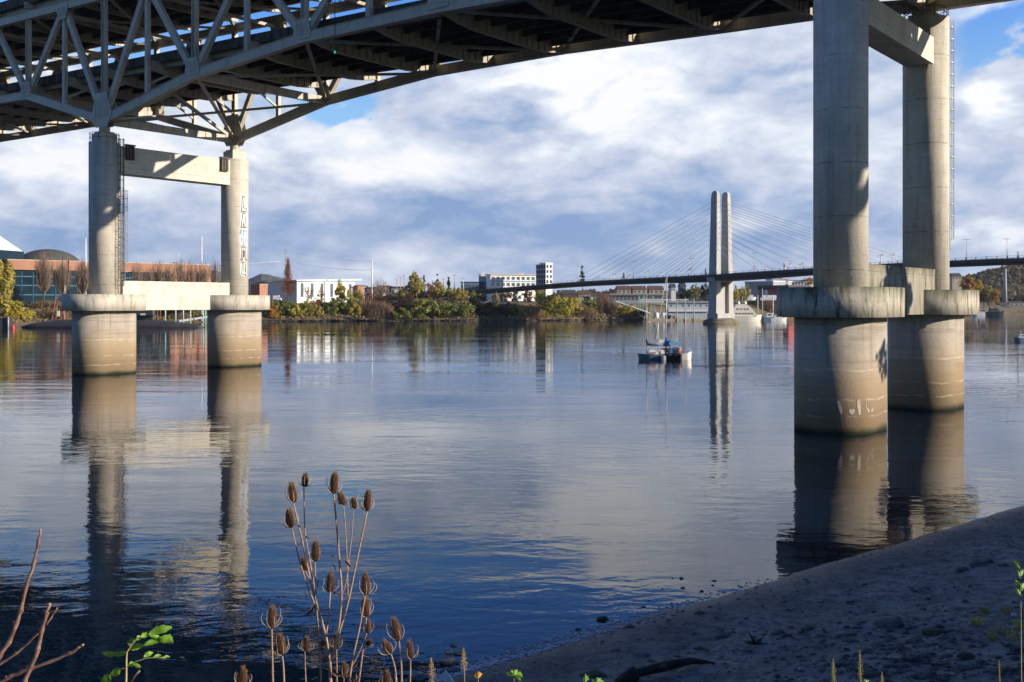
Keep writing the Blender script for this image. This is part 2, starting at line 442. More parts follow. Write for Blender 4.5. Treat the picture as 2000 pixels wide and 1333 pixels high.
def deck(name, hfun, par_h, over, m_slab):
    """slab with parapets, sloping with the grade, inset or overhanging the trusses by `over` metres"""
    mb = MB(); mp = MB(); me = MB()
    ts = [T0 + (T1 - T0) * i / 20 for i in range(21)]
    for t0, t1 in zip(ts, ts[1:]):
        for (w0, w1, z0, z1, b) in ((0, 1, 0, .32, mb), ):
            n0 = P(t0, 0, 0) - nrm * over; f0 = P(t0, 1, 0) + nrm * over; n1 = P(t1, 0, 0) - nrm * over; f1 = P(t1, 1, 0) + nrm * over
            def z(p, h): return (p.x, p.y, h)
            mb.hexa([z(n0, hfun(t0)), z(n1, hfun(t1)), z(f1, hfun(t1)), z(f0, hfun(t0)), z(n0, hfun(t0) + .32), z(n1, hfun(t1) + .32), z(f1, hfun(t1) + .32), z(f0, hfun(t0) + .32)])
            for base0, base1, sg in ((n0, n1, -1), (f0, f1, 1)):
                o0 = base0 + nrm * sg * .36 if sg > 0 else base0 + nrm * sg * .36
                o1 = base1 + nrm * sg * .36
                mp.hexa([z(o0, hfun(t0) - .10), z(o1, hfun(t1) - .10), z(base1, hfun(t1) - .10), z(base0, hfun(t0) - .10),
                         z(o0, hfun(t0) + par_h), z(o1, hfun(t1) + par_h), z(base1, hfun(t1) + par_h), z(base0, hfun(t0) + par_h)])
    s = mb.build(name, m_slab, bridge)
    mp.build('parapet', M_par, s)
    # fascia girders just inside the parapets
    for w, sg in ((0, 1), (1, -1)):
        g = MB()
        for t0, t1 in zip(ts, ts[1:]):
            a = P(t0, w, hfun(t0) - .40) + nrm * sg * (.55 - over); b = P(t1, w, hfun(t1) - .40) + nrm * sg * (.55 - over)
            g.ibeam(a, b, .35, .78, .05)
        g.build('fascia_girder', M_steel2, s)
    # stringers
    for k in range(1, 8):
        g = MB()
        for t0, t1 in zip(ts, ts[1:]):
            w = .12 + .76 * (k - 1) / 6
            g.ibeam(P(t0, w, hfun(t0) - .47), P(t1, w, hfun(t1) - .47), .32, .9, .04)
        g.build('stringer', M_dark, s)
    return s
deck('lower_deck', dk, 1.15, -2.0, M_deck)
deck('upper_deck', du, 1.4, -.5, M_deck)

nodes = [round(T0 + .1 * i, 2) for i in range(int(round((T1 - T0) / .1)) + 1)]
even = [t for t in nodes if round(t * 10) % 2 == 0]      # bottom panel points
for w in (0, 1):
    # chords, one mesh per chord
    m1 = MB(); m2 = MB()
    for t0, t1 in zip(nodes, nodes[1:]):
        m1.bar(P(t0, w, hb(t0)), P(t1, w, hb(t1)), .85, 1.15)
        m2.bar(P(t0, w, ht(t0)), P(t1, w, ht(t1)), .85, 1.15)
        for mm, hf in ((m1, hb), (m2, ht)):      # flange lips
            for dz in (.6,):
                mm.bar(P(t0, w, hf(t0) + dz), P(t1, w, hf(t1) + dz), 1.05, .06)
    m1.build('bottom_chord', M_steel, bridge); m2.build('top_chord', M_steel, bridge)
    for t in nodes:
        g = MB(); main = round(t * 10) % 2 == 0
        a, b = P(t, w, hb(t) + .5), P(t, w, ht(t) - .5)
        if main:
            for sg in (-1, 1):
                g.bar(a + ua * .36 * sg, b + ua * .36 * sg, .62, .10, ua)
            g.bar(a, b, .10, .60, ua)
        else:
            g.bar(a, b, .55, .62, ua)
        g.build('vertical_member', M_steel, bridge)
    for t in even:
        for s_ in (-.1, .1):
            t1 = round(t + s_, 2)
            if t1 < T0 or t1 > T1: continue
            g = MB(); a = P(t, w, hb(t)); b = P(t1, w, ht(t1)); d = (b - a).normalized(); a = a + d * .9; b = b - d * .9
            q = d.cross(nrm).normalized()
            for sg in (-1, 1): g.bar(a + q * .38 * sg, b + q * .38 * sg, .66, .09, q)
            # web with lacing holes
            L = (b - a).length; k = int(L / 1.1)
            for i in range(k): 
                g.bar(a + d * (i * 1.1 + .1) , a + d * (i * 1.1 + .8), .06, .67, q)
            for sgn in (-1,1): g.bar(a + nrm*sgn*.28 , b+ nrm*sgn*.28, .05, .70, q) if sgn<0 else None
            g.build('diagonal_member', M_steel, bridge)
    # gusset plates
    for t in nodes:
        main = round(t * 10) % 2 == 0
        h0, sz = (hb(t), 1.0) if main else (ht(t), 1.0)
        if main and abs(t) < .01: sz = 1.75
        g = MB()
        for sg in (-1, 1):
            c = P(t, w, h0) + nrm * sg * .46 + Vector((0, 0, (.75 if main else -.65) * sz))
            up = 1 if main else -1
            def q(u, v): return c + ua * u * sz + Vector((0, 0, v * sz * up))
            pts = [q(-1.35, -.9), q(1.35, -.9), q(1.5, -.2), q(1.0, 1.35), q(-1.0, 1.35), q(-1.5, -.2)]
            if abs(t) < .01 and main: pts = [q(-.8, -1.3), q(.8, -1.3), q(1.5, -.4), q(.75, 1.5), q(-.75, 1.5), q(-1.5, -.4)]
            g.poly_extrude(pts, nrm * sg * .06)
            for k in range(-2, 3):      # bolt strips
                g.bar(q(k * .42, -.5) + nrm * sg * .085, q(k * .42, .95) + nrm * sg * .085, .05, .05, ua)
        g.build('gusset_plate', M_steel, bridge)
# floor beams (both decks)
for t in nodes:
    for hf, dep, nm in ((dk, 1.9, 'floor_beam'), (du, 1.5, 'upper_floor_beam')):
        g = MB(); top = hf(t) - .03
        e0, e1 = (.02, .98) if hf is dk else (-.03, 1.03)
        n = 9; prof_ = []
        # web with tapered ends
        for k in range(n + 1):
            w = e0 + (e1 - e0) * k / n
            taper = min(1, .62 + 2.2 * min(k, n - k) / n)
            prof_.append((w, top - dep * taper))
        pts = [P(t, w, z_) for w, z_ in prof_] + [P(t, e1, top), P(t, e0, top)]
        g.poly_extrude([p - ua * .03 for p in pts], ua * .06)
        for (w0, z0), (w1, z1) in zip(prof_, prof_[1:]):
            g.bar(P(t, w0, z0 - .03), P(t, w1, z1 - .03), .5, .06)
        for k in range(1, 2 * n):
            w = e0 + (e1 - e0) * k / (2 * n); zz = top - dep * min(1, .62 + 2.2 * min(k / 2, n - k / 2) / n)
            for sg in (-1, 1): g.bar(P(t, w, zz) + ua * sg * .14, P(t, w, top) + ua * sg * .14, .05, .21, ub)
        g.build(nm, M_steel2, bridge)
# knee brackets that tie the floor beams to the verticals where the chord falls away
for t in (-.1, 0, .1):
    for w, sg in ((0, 1), (1, -1)):
        g = MB(); a = P(t, w, dk(t) - 3.4); b = P(t, w + sg * .14, dk(t) - 1.7)
        g.bar(a, b, .3, .3); g.build('knee_brace', M_steel, bridge)
# lateral bracing
for i, t in enumerate(even[:-1]):
    t2 = round(t + .2, 2)
    for hf, dz in ((hb, -.1), (ht, .1)):
        for (wa, wb) in ((0, 1), (1, 0)):
            g = MB(); g.bar(P(t, wa, hf(t) + dz + (.17 if wa else -.17)), P(t2, wb, hf(t2) + dz + (.17 if wa else -.17)), .42, .30); g.build('lateral_brace', M_steel2, bridge)
# cross struts and sway frames
for t in nodes:
    main = round(t * 10) % 2 == 0
    if main and -.3 < t < .3 or abs(t - 1) < .01:
        g = MB(); g.bar(P(t, 0, hb(t)), P(t, 1, hb(t)), .5, 1.1)
        for k in range(1, 12): g.bar(P(t, k / 12, hb(t) - .5) + ua * .3, P(t, k / 12, hb(t) + .5) + ua * .3, .06, .10, ub)
        g.build('cross_strut', M_steel, bridge)
    if abs(t) < .01:
        for a_, b_ in (((0, hb(t)), (.5, dk(t) - 2)), ((1, hb(t)), (.5, dk(t) - 2))):
            g = MB(); g.bar(P(t, a_[0], a_[1]), P(t, b_[0], b_[1]), .45, .45); g.build('sway_brace', M_steel, bridge)
    if not main:
        g = MB(); g.bar(P(t, 0, ht(t) - 1.2), P(t, 1, ht(t) - 1.2), .35, .45); g.build('cross_strut', M_steel2, bridge)
# hanging green navigation light with its small service basket
g = MB(); nav = P(.455, -.03, hb(.455))
nl = thing('navigation_light', 'small green navigation light hung on a thin rod under the bridge edge', 'light', nav + Vector((0, 0, -2.6)))
g = MB(); g.tube([nav + Vector((0, 0, 3.4)), nav + Vector((0, 0, -2.6))], .05, 6); g.build('rod', M_rail, nl)
g = MB(); g.tube([nav + Vector((0, 0, -2.72)), nav + Vector((0, 0, -2.45))], .085, 8)
mg = bpy.data.materials.new('green_lamp'); mg.use_nodes = True
pp = mg.node_tree.nodes['Principled BSDF']; pp.inputs['Base Color'].default_value = (.0, .3, .12, 1); pp.inputs['Emission Color'].default_value = (0, .9, .4, 1); pp.inputs['Emission Strength'].default_value = .5
g.build('lamp', mg, nl)
g = MB(); c0 = P(.455, -.03, dk(.455) + 1.6)
for i in range(6):
    a = i * math.pi / 3; q = Vector((math.cos(a) * .7, math.sin(a) * .7, 0)); q2 = Vector((math.cos(a + math.pi / 3) * .7, math.sin(a + math.pi / 3) * .7, 0))
    g.bar(c0 + q, c0 + q + Vector((0, 0, 1.1)), .05, .05)
    for h in (0, .55, 1.1): g.bar(c0 + q + Vector((0, 0, h)), c0 + q2 + Vector((0, 0, h)), .05, .05)
g.build('service_basket', M_rail, nl)

# ================================================================ piers
M_col = concrete('pier_column_concrete', stain=.4)
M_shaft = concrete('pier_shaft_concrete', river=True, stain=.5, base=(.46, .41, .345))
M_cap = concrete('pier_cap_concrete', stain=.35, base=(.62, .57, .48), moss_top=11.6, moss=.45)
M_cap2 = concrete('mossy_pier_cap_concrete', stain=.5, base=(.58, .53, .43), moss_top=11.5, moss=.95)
M_strut2 = concrete('mossy_shaded_strut_concrete', stain=.7, base=(.36, .33, .26), moss_top=13.8, moss=.95)  # moss and stain, with the right strut's shade also darkened into the colour
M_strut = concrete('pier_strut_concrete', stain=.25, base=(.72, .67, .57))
M_white = mat('white_spray_paint', (.75, .75, .73), (.62, .62, .6), .6, 3)
M_black = mat('dark_spray_paint', (.05, .05, .06), (.09, .09, .1), .6, 3)
M_blue = mat('blue_spray_paint', (.05, .13, .45), (.07, .17, .5), .6, 3)
M_galv = mat('galvanised_steel', (.45, .46, .47), (.30, .30, .30), .5, 2, metallic=.3)
M_rust = mat('dark_ladder_steel', (.12, .10, .08), (.06, .05, .045), .7, 2)

def ladder(parent, base, out, z0, z1, m_, bars=.35):
    """caged ladder standing off a column; out = horizontal unit vector away from the column"""
    side = Vector((-out.y, out.x, 0)); o = Vector((base.x, base.y, 0))
    g = MB()
    for sg in (-1, 1): g.bar(o + side * .28 * sg + Vector((0, 0, z0)), o + side * .28 * sg + Vector((0, 0, z1)), .06, .06)
    z = z0 + .2
    while z < z1: g.bar(o - side * .28 + Vector((0, 0, z)), o + side * .28 + Vector((0, 0, z)), .04, .04); z += bars
    z = z0 + 1.2
    rings = []
    while z < z1:
        prev = None
        for k in range(9):
            a = math.pi * k / 8; q = o + side * .38 * math.cos(a) + out * (.12 + .6 * math.sin(a)) + Vector((0, 0, z))
            if prev is not None: g.bar(prev, q, .03, .05)
            prev = q
        g.bar(o + side * .28 + Vector((0, 0, z)), o + side * .28 - out * .45 + Vector((0, 0, z)), .05, .05)
        z += 1.15
    for k in (1, 3, 4, 5, 7):
        a = math.pi * k / 8; q = o + side * .38 * math.cos(a) + out * (.12 + .6 * math.sin(a))
        g.bar(q + Vector((0, 0, z0 + 1.2)), q + Vector((0, 0, z1)), .04, .03)
    return g.build('caged_ladder', m_, parent)

def handrail(parent, ring, z, h=1.05, m_=None):
    g = MB(); n = len(ring)
    for i in range(n):
        a = Vector((*ring[i], z)); b = Vector((*ring[(i + 1) % n], z))
        g.bar(a, a + Vector((0, 0, h)), .05, .05)
        for k in (.5, 1): g.bar(a + Vector((0, 0, h * k)), b + Vector((0, 0, h * k)), .05, .05)
    return g.build('handrail', m_ or M_rail, parent)

def pier(t, label, ztop, necktop, xb0, xb1, group='concrete piers of the truss bridge', z_on=-2.5, near_shift=0):
    n0, f0 = P(t, 0, 0), P(t, 1, 0)
    pr = thing('bridge_pier', label, 'bridge pier', Vector((n0.x, n0.y, 0)), group)
    parts = {}
    for w, c in ((0, n0), (1, f0)):
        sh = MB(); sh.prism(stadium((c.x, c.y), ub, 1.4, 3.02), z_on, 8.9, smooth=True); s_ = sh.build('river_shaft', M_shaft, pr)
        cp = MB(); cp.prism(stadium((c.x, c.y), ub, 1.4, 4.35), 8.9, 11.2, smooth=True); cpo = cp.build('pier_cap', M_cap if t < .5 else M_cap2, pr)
        cl = MB(); cl.prism(circ((c.x, c.y), 2.1, 64), 11.2, ztop, smooth=True)
        clo = cl.build('column', M_col, pr)
        nk = MB(); nk.box((c.x, c.y, (ztop + necktop) / 2), (2.5, 2.5, necktop - ztop), ub); nk.build('bearing_block', M_col, clo)
        br = MB(); br.prism(circ((c.x, c.y), .75, 20), necktop, hb(t) - 1.05 if abs(t) > .01 else hb(t) - .9)
        br.box((c.x, c.y, necktop + .12), (2.0, 2.0, .22), ub); br.build('bearing', M_steel2, clo)
        parts[w] = (s_, cpo, clo)
    # upper crossbeam and lower strut between the two columns
    g = MB(); a = n0 + ub * 1.75; b = f0 - ub * 1.75
    g.bar(Vector((a.x, a.y, (xb0 + xb1) / 2)), Vector((b.x, b.y, (xb0 + xb1) / 2)), 2.5, xb1 - xb0); g.build('crossbeam', M_strut, pr)
    g = MB(); a = n0 + ub * 2.0; b = f0 - ub * 2.0
    off = ua * .0
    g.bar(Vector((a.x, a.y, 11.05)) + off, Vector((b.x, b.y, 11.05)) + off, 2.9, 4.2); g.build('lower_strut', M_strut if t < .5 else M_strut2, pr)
    return pr, parts, n0, f0
pL, partsL, nL, fL = pier(0, 'left concrete pier with painted letters up its rear column and sunlit strut', 32.7, 34.0, 28.5, 32.4)
pR, partsR, nR, fR = pier(1, 'nearest concrete pier on the right with mossy round caps beside the beach', 37.3, 37.7, 32.6, 35.1)
pS, partsS, nS, fS = pier(2, 'concrete pier standing on the near bank beyond the beach', 34.3, 34.6, 29.6, 32.0)
# bearing recess boxes hung on the left crossbeam
for w, du_ in ((0, 3.0), (1, -3.0)):
    c = (nL if w == 0 else fL) + ub * du_ + ua * 1.45
    g = MB()
    for k in (-1, 0, 1): g.box((c.x + ub.x * k * .45, c.y + ub.y * k * .45, 31.6), (.3, .5, 2.2), ub)
    g.box((c.x, c.y, 32.6), (1.5, .62, .2), ub); g.build('restrainer_bracket', M_rust, pL)
# ladders
o_ = (ua * 1.0 + ub * .35).normalized(); b_ = nL + o_ * 2.55
ladder(partsL[0][2], b_, o_, 11.2, 33.2, M_rust)
ladder(partsL[0][2], nL + (ub * .62 + ua * .9).normalized() * 2.75, (ub * .2 + ua).normalized(), 13.2, 26.0, M_galv, .5)
o_ = Vector((.93, .38, 0)); b_ = fR + o_ * 2.75
ladder(partsR[1][2], b_, o_, 15.0, 37.6, M_galv)
handrail(partsL[0][2], circ((nL.x, nL.y), 2.0, 12), 32.7, 1.3); handrail(partsR[1][2], circ((fR.x, fR.y), 2.0, 12), 37.3, .9)
for c, pt in ((fL + Vector((-2.35, -.2, 0)), partsL[1]), (nL + Vector((-4.4, -2.8, 0)), partsL[0])):
    g = MB(); g.tube([Vector((c.x, c.y, 11.2)), Vector((c.x, c.y, 13.4 if pt is partsL[1] else 12.4))], .09, 8); g.build('standpipe', M_galv, pt[1])

# letters sprayed up the rear column: strokes wrapped on the cylinder, a few millimetres proud
def on_cyl(c, r, a, z): return Vector((c.x + r * math.cos(a), c.y + r * math.sin(a), z))
def stroke(g, c, r, pts, wd, th=.006):
    """pts = (arc metres, z)"""
    for (a0, z0), (a1, z1) in zip(pts, pts[1:]):
        L = math.hypot(a1 - a0, z1 - z0); n = max(1, int(L / .12)); nx, nz = -(z1 - z0) / L * wd / 2, (a1 - a0) / L * wd / 2
        ex, ez = (a1 - a0) / L * wd * .4, (z1 - z0) / L * wd * .4
        vs = []
        for i in range(n + 1):
            k = i / n; am = a0 - ex + (a1 - a0 + 2 * ex) * k; zm = z0 - ez + (z1 - z0 + 2 * ez) * k
            for sg in (-1, 1): vs.append(on_cyl(c, r, (am + sg * nx) / 2.1, zm + sg * nz))
        g.add(vs, [(2 * i, 2 * i + 1, 2 * i + 3, 2 * i + 2) for i in range(n)], True)
def fill(g, c, r, a0, a1, z0, z1):
    n = 10; vs = []
    for i in range(n + 1):
        am = a0 + (a1 - a0) * i / n; k = abs(2 * i / n - 1) ** 3
        for z in (z0 + k * .35, z1 - k * .35): vs.append(on_cyl(c, r, am / 2.1, z))
    g.add(vs, [(2 * i, 2 * i + 1, 2 * i + 3, 2 * i + 2) for i in range(n)], True)
viewang = math.atan2(-fL.y, -fL.x)         # towards the camera
GA = (viewang + R(41)) * 2.1               # arc position of the letters' centre (on the camera's right)
def zpy(py): return CH + (HY - py) * 158.5 / FPX
LET = [('L', 385, 414, M_black, [[(-.45, 0), (-.30, 1)], [(-.3, 1), (.1, 1)], [(.1, 1), (-.05, .25)], [(-.05, .25), (.6, .25)], [(.6, .25), (.6, 0)], [(.6, 0), (-.45, 0)]]),
       ('A', 417, 445, M_black, [[(-.5, 0), (-.2, 1)], [(-.2, 1), (.25, 1)], [(.25, 1), (.55, 0)], [(-.5, 0), (-.1, 0)], [(-.1, 0), (0, .35)], [(0, .35), (.15, 0)], [(.15, 0), (.55, 0)], [(-.02, .6), (.1, .6)]]),
       ('T', 450, 479, M_blue, [[(-.6, .95), (.6, .95)], [(0, .95), (0, 0)], [(-.25, 0), (.25, 0)], [(-.6, .95), (-.5, .7)], [(.6, .95), (.5, .7)], [(-.45, .45), (-.35, .15)], [(.45, .45), (.35, .15)]]),
       ('M', 483, 508, M_black, [[(-.5, 0), (-.35, 1)], [(-.35, 1), (.4, 1)], [(.4, 1), (.6, 0)], [(0, 1), (0, .2)], [(-.5, 0), (-.2, 0)], [(.3, 0), (.6, 0)], [(-.15, .7), (-.2, 0)], [(.18, .7), (.3, 0)]]),
       ('U', 513, 538, M_black, [[(-.4, .1), (-.3, 1)], [(-.3, 1), (.05, 1)], [(.05, 1), (0, .3)], [(.35, .3), (.45, 1)], [(-.4, .1), (.45, .0)], [(.45, 0), (.5, .9)]])]
for ch, y0, y1, mm, st in LET:
    g = MB(); z1, z0 = zpy(y0), zpy(y1); h = z1 - z0
    fill(g, fL, 2.106, GA - .62 * 1.0, GA + .72, z0 - .15, z1 + .1); w_ = g.build('graffiti_letter', M_white, partsL[1][2])
    g = MB()
    for a, b in st: stroke(g, fL, 2.113, [(GA + a[0] * .95, z0 + a[1] * h), (GA + b[0] * .95, z0 + b[1] * h)], .17)
    g.build('graffiti_outline', mm, partsL[1][2])
# pale scraped marks low on the near river shaft of the right pier
def scrape(px, py0, py1, wpx, bend=0):
    d = 76.2; g = MB(); cen = nR - ub * 1.4
    n = 8; vs = []
    for i in range(n + 1):
        k = i / n; ww = wpx / 2 * (.55 + .45 * math.sin(math.pi * min(1, .15 + k)))
        for sg in (-1, 1):
            X = px + bend * k + sg * ww; u = (X - 1000) / FPX; zc = CH + (HY - (py0 + (py1 - py0) * k)) / FPX * d
            # intersect the sight line with the round end
            aa = u * u + 1; bb = -2 * (u * cen.x + cen.y); cc = cen.x ** 2 + cen.y ** 2 - 3.035 ** 2
            dd = (-bb - math.sqrt(max(0, bb * bb - 4 * aa * cc))) / (2 * aa)
            vs.append((u * dd, dd, zc))
    g.add(vs, [(2 * i, 2 * i + 1, 2 * i + 3, 2 * i + 2) for i in range(n)], True); return g
M_scr = mat('pale_scraped_paint', (.50, .46, .39), (.36, .31, .24), .8, 4)
for a in ((1638, 783, 808, 7, 6), (1664, 799, 809, 12, 0), (1677, 780, 810, 7, 2), (1700, 781, 806, 18, 0)):
    scrape(*a).build('scraped_mark', M_scr, partsR[0][0])
# ================================================================ far shore
# shoreline: (photo column, distance)
SH = [(-2600, 300), (-1200, 360), (-500, 385), (0, 418), (150, 448), (260, 500), (420, 522), (520, 530), (700, 545), (900, 548), (945, 556), (1000, 548), (1240, 585), (1400, 640), (1530, 700), (1800, 790), (1900, 830), (2000, 850), (2500, 900), (5000, 900)]
RISE = [(-25, -3), (0, 0), (4, 1.6), (18, 6.2), (42, 9.3), (120, 11.2), (400, 12), (3000, 14), (12000, 16)]
def shore_d(px): return interp(SH, px)
mb = MB(); cols = []
px = -2600
while px <= 5000:
    cols.append(px); px += 12 if -60 < px < 2060 else 120
vs = []
for px in cols:
    d0 = shore_d(px)
    for k, (off, z) in enumerate(RISE):
        j = 0 if k > 6 else (noise.noise(Vector((px * .02, off * .05, 0))) * 2.2 + noise.noise(Vector((px * .09, off * .1, 4))) * 1.1)
        d = d0 + off + (j if k < 4 else 0); vs.append(((px - 1000) / FPX * d, d, z + (j * .25 if k > 1 else 0)))
n = len(RISE)
mb.add(vs, [(i * n + j, (i + 1) * n + j, (i + 1) * n + j + 1, i * n + j + 1) for i in range(len(cols) - 1) for j in range(n - 1)], True)
M_bank = mat('river_bank_earth', (.19, .145, .09), (.10, .09, .045), .95, .12, 8, bump=.4, bscale=.8)
struct(mb.build('far_bank', M_bank))
def bank_z(px, d):
    return interp(RISE, d - shore_d(px))

def foliage_mat(name, c1, c2, c3=None):
    m = bpy.data.materials.new(name); m.use_nodes = True; MATS[name] = m
    g = NT(m.node_tree); p = g.n['Principled BSDF']; p.inputs['Roughness'].default_value = .7; p.inputs['Specular IOR Level'].default_value = .2
    pos = g.new('ShaderNodeNewGeometry').outputs['Position']
    c = g.mix(g.mapr(g.noise(pos, .45, 4, .6), .38, .62), rgba(c1), rgba(c2))
    c = g.mix(g.mapr(g.noise(pos, 1.9, 3, .6), .52, .7, 0, .8), c, rgba(c3 or tuple(x * .66 for x in c1)))
    g.put(p.inputs['Base Color'], c)
    tr = g.new('ShaderNodeBsdfTranslucent'); g.put(tr.inputs[0], c)
    mx = g.new('ShaderNodeMixShader'); mx.inputs[0].default_value = .38
    out = g.n['Material Output']; g.l.new(p.outputs[0], mx.inputs[1]); g.l.new(tr.outputs[0], mx.inputs[2]); g.l.new(mx.outputs[0], out.inputs[0])
    return m
F = {
 'green': foliage_mat('green_foliage', (.34, .34, .08), (.24, .26, .065)),
 'olive': foliage_mat('olive_foliage', (.50, .40, .09), (.34, .31, .08)),
 'yellow': foliage_mat('yellow_foliage', (.55, .42, .03), (.40, .33, .03)),
 'lime': foliage_mat('lime_foliage', (.60, .52, .09), (.42, .40, .08)),
 'brown': foliage_mat('brown_foliage', (.40, .28, .16), (.28, .19, .115)),
 'rust': foliage_mat('rust_foliage', (.40, .17, .09), (.27, .13, .08)),
 'orange': foliage_mat('orange_foliage', (.52, .27, .05), (.36, .2, .04)),
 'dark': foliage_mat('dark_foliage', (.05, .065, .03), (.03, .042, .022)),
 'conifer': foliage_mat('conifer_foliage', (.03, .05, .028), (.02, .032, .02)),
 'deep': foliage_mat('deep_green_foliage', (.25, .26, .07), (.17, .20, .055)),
 'twig': foliage_mat('bare_twigs', (.36, .27, .20), (.27, .2, .15)),
 'maroon': foliage_mat('maroon_twigs', (.16, .075, .055), (.12, .06, .05)),
}
M_trunk = mat('tree_bark', (.13, .10, .07), (.07, .055, .04), .9, 2)

def leaf_cloud(mb, cen, rad, count, size, r, shape='round', clumps=9):
    """leaf-sized faces gathered in clumps through the crown's volume"""
    cl = []
    for i in range(clumps):
        while True:
            q = Vector((r.uniform(-1, 1), r.uniform(-1, 1), r.uniform(-1, 1)))
            if q.length < 1: break
        if shape == 'cone':
            h = r.random() ** 1.1; w = (1 - h) * .95 + .05; a = r.uniform(0, 6.283); q = Vector((math.cos(a) * w * r.uniform(.2, .85), math.sin(a) * w * r.uniform(.2, .85), h * 2 - 1)); cr = .16 + .30 * w
        elif shape == 'column':
            a = r.uniform(0, 6.283); h = r.uniform(-1, 1); w = math.sqrt(max(.05, 1 - h * h)) ** .6; q = Vector((math.cos(a) * w * .55, math.sin(a) * w * .55, h * .9)); cr = .34
        else: q = Vector((q.x * .84, q.y * .8, q.z * .84)) if clumps > 20 else q * .7; cr = r.uniform(.13, .36) if clumps > 20 else r.uniform(.28, .48)
        cl.append((q, cr))
    for i in range(count):
        q, cr = cl[r.randrange(clumps)]
        v = Vector((r.gauss(0, 1), r.gauss(0, 1), r.gauss(0, 1))).normalized() * cr * (r.random() ** .4)
        vz = v * (1.0 if shape != 'cone' else 1)
        if shape == 'cone': vz.z *= .35
        p = q + vz
        p = Vector((cen[0] + p.x * rad[0], cen[1] + p.y * rad[1], cen[2] + p.z * rad[2]))
        s_ = size * r.uniform(.6, 1.4)
        nv = (v.normalized() + Vector((r.gauss(0, .5), r.gauss(0, .5), r.gauss(0, .5) + .2))).normalized()
        t = nv.cross(Vector((r.gauss(0, 1), r.gauss(0, 1), r.gauss(0, 1)))).normalized(); u = nv.cross(t)
        mb.add([p - t * s_ - u * s_ * .6, p + t * s_ - u * s_ * .5, p + t * s_ * .7 + u * s_ * .7, p - t * s_ * .6 + u * s_ * .8], [(0, 1, 2, 3)])

def tree(name, label, cat, px, top, base, wpx, d, kind, shape='round', group=None, dens=1.0, trunk=True, leaf=None, zbase=None):
    """px/top/base/wpx measured in the photograph, d = distance in metres"""
    r = random.Random(int(px * 7 + top * 13))
    ztop = CH + (HY - top) / FPX * d; zb = CH + (HY - base) / FPX * d
    x = (px - 1000) / FPX * d; w = wpx / FPX * d / 2
    zg = min(zb, bank_z(px, d)) if zbase is None else zbase
    o = thing(name, label, cat, Vector((x, d, zg)), group)
    low = zb + (.12 * (ztop - zb) if shape != 'bush' else 0)
    cz, rz = (ztop + low) / 2, (ztop - low) / 2
    mb = MB(); area = w * rz
    size = leaf or max(.2, .06 * math.sqrt(area))
    cnt = int(min(3000, 1100 + area * 18) * dens)
    leaf_cloud(mb, (x, d, cz), (w, min(w, 6) if shape != 'bush' else w * .8, rz), cnt, size, r, {'bush': 'round'}.get(shape, shape), 34 if shape != 'cone' else 34)
    mb.build('crown' if shape != 'bush' else 'foliage', F[kind], o)
    if trunk:
        t = MB(); rr = max(.12, w * .06)
        t.tube([(x, d, zg - .3), (x + w * .05, d, (zg + cz) / 2), (x - w * .05, d, cz)], [rr * 1.5, rr, rr * .5], 6)
        for k in range(5):
            a = r.uniform(0, 6.28); z0 = zg + (cz - zg) * r.uniform(.5, .95)
            t.tube([(x, d, z0), (x + math.cos(a) * w * .5, d + math.sin(a) * w * .3, z0 + rz * r.uniform(.3, .7))], [rr * .5, rr * .2], 4)
        t.build('trunk', M_trunk, o)
    return o

def bare_tree(label, px, top, base, wpx, d, kind='twig', group=None, form='vase', n=130):
    """leafless tree: rising boughs that fork into fine upright twigs"""
    r = random.Random(int(px * 5 + top)); k = d / FPX
    x = (px - 1000) * k; ztop = CH + (HY - top) * k; zb = CH + (HY - base) * k; w = wpx * k / 2; H = ztop - zb
    o = thing('bare_tree', label, 'tree', Vector((x, d, zb)), group)
    t = MB(); t.tube([(x, d, zb - 1), (x, d, zb + H * .22)], [.35, .25], 6)
    t.build('trunk', M_trunk, o)
    mb = MB()
    for i in range(n):
        a = r.uniform(0, 6.283); u = r.random() ** .6
        if form == 'vase':
            e = Vector((x + math.cos(a) * w * u, d + math.sin(a) * w * u, zb + H * r.uniform(.55, 1) * (1 - .25 * u * u)))
            m_ = Vector((x + math.cos(a) * w * u * .75, d + math.sin(a) * w * u * .75, zb + H * r.uniform(.3, .5)))
        else:
            h = r.random(); ww = (1 - h) ** .8
            z0 = zb + H * (.1 + .8 * h); m_ = Vector((x + math.cos(a) * w * ww * .4, d + math.sin(a) * w * ww * .4, z0 + H * .03)); e = Vector((x + math.cos(a) * w * ww * u, d + math.sin(a) * w * ww * u, min(ztop, z0 + H * .12)))
        b = Vector((x, d, zb + H * (.12 + .1 * r.random()))) if form == 'vase' else Vector((x, d, m_.z - H * .05))
        mb.tube([b, m_, e], [.10, .065, .03], 3, False, False)
        for q in range(3):
            s_ = m_.lerp(e, r.uniform(.0, .8)); f = s_ + Vector((r.gauss(0, w * .12), r.gauss(0, w * .12), H * r.uniform(.06, .2)))
            mb.tube([s_, f], [.045, .02], 3, False, False)
    mb.build('crown', F[kind], o)
    return o

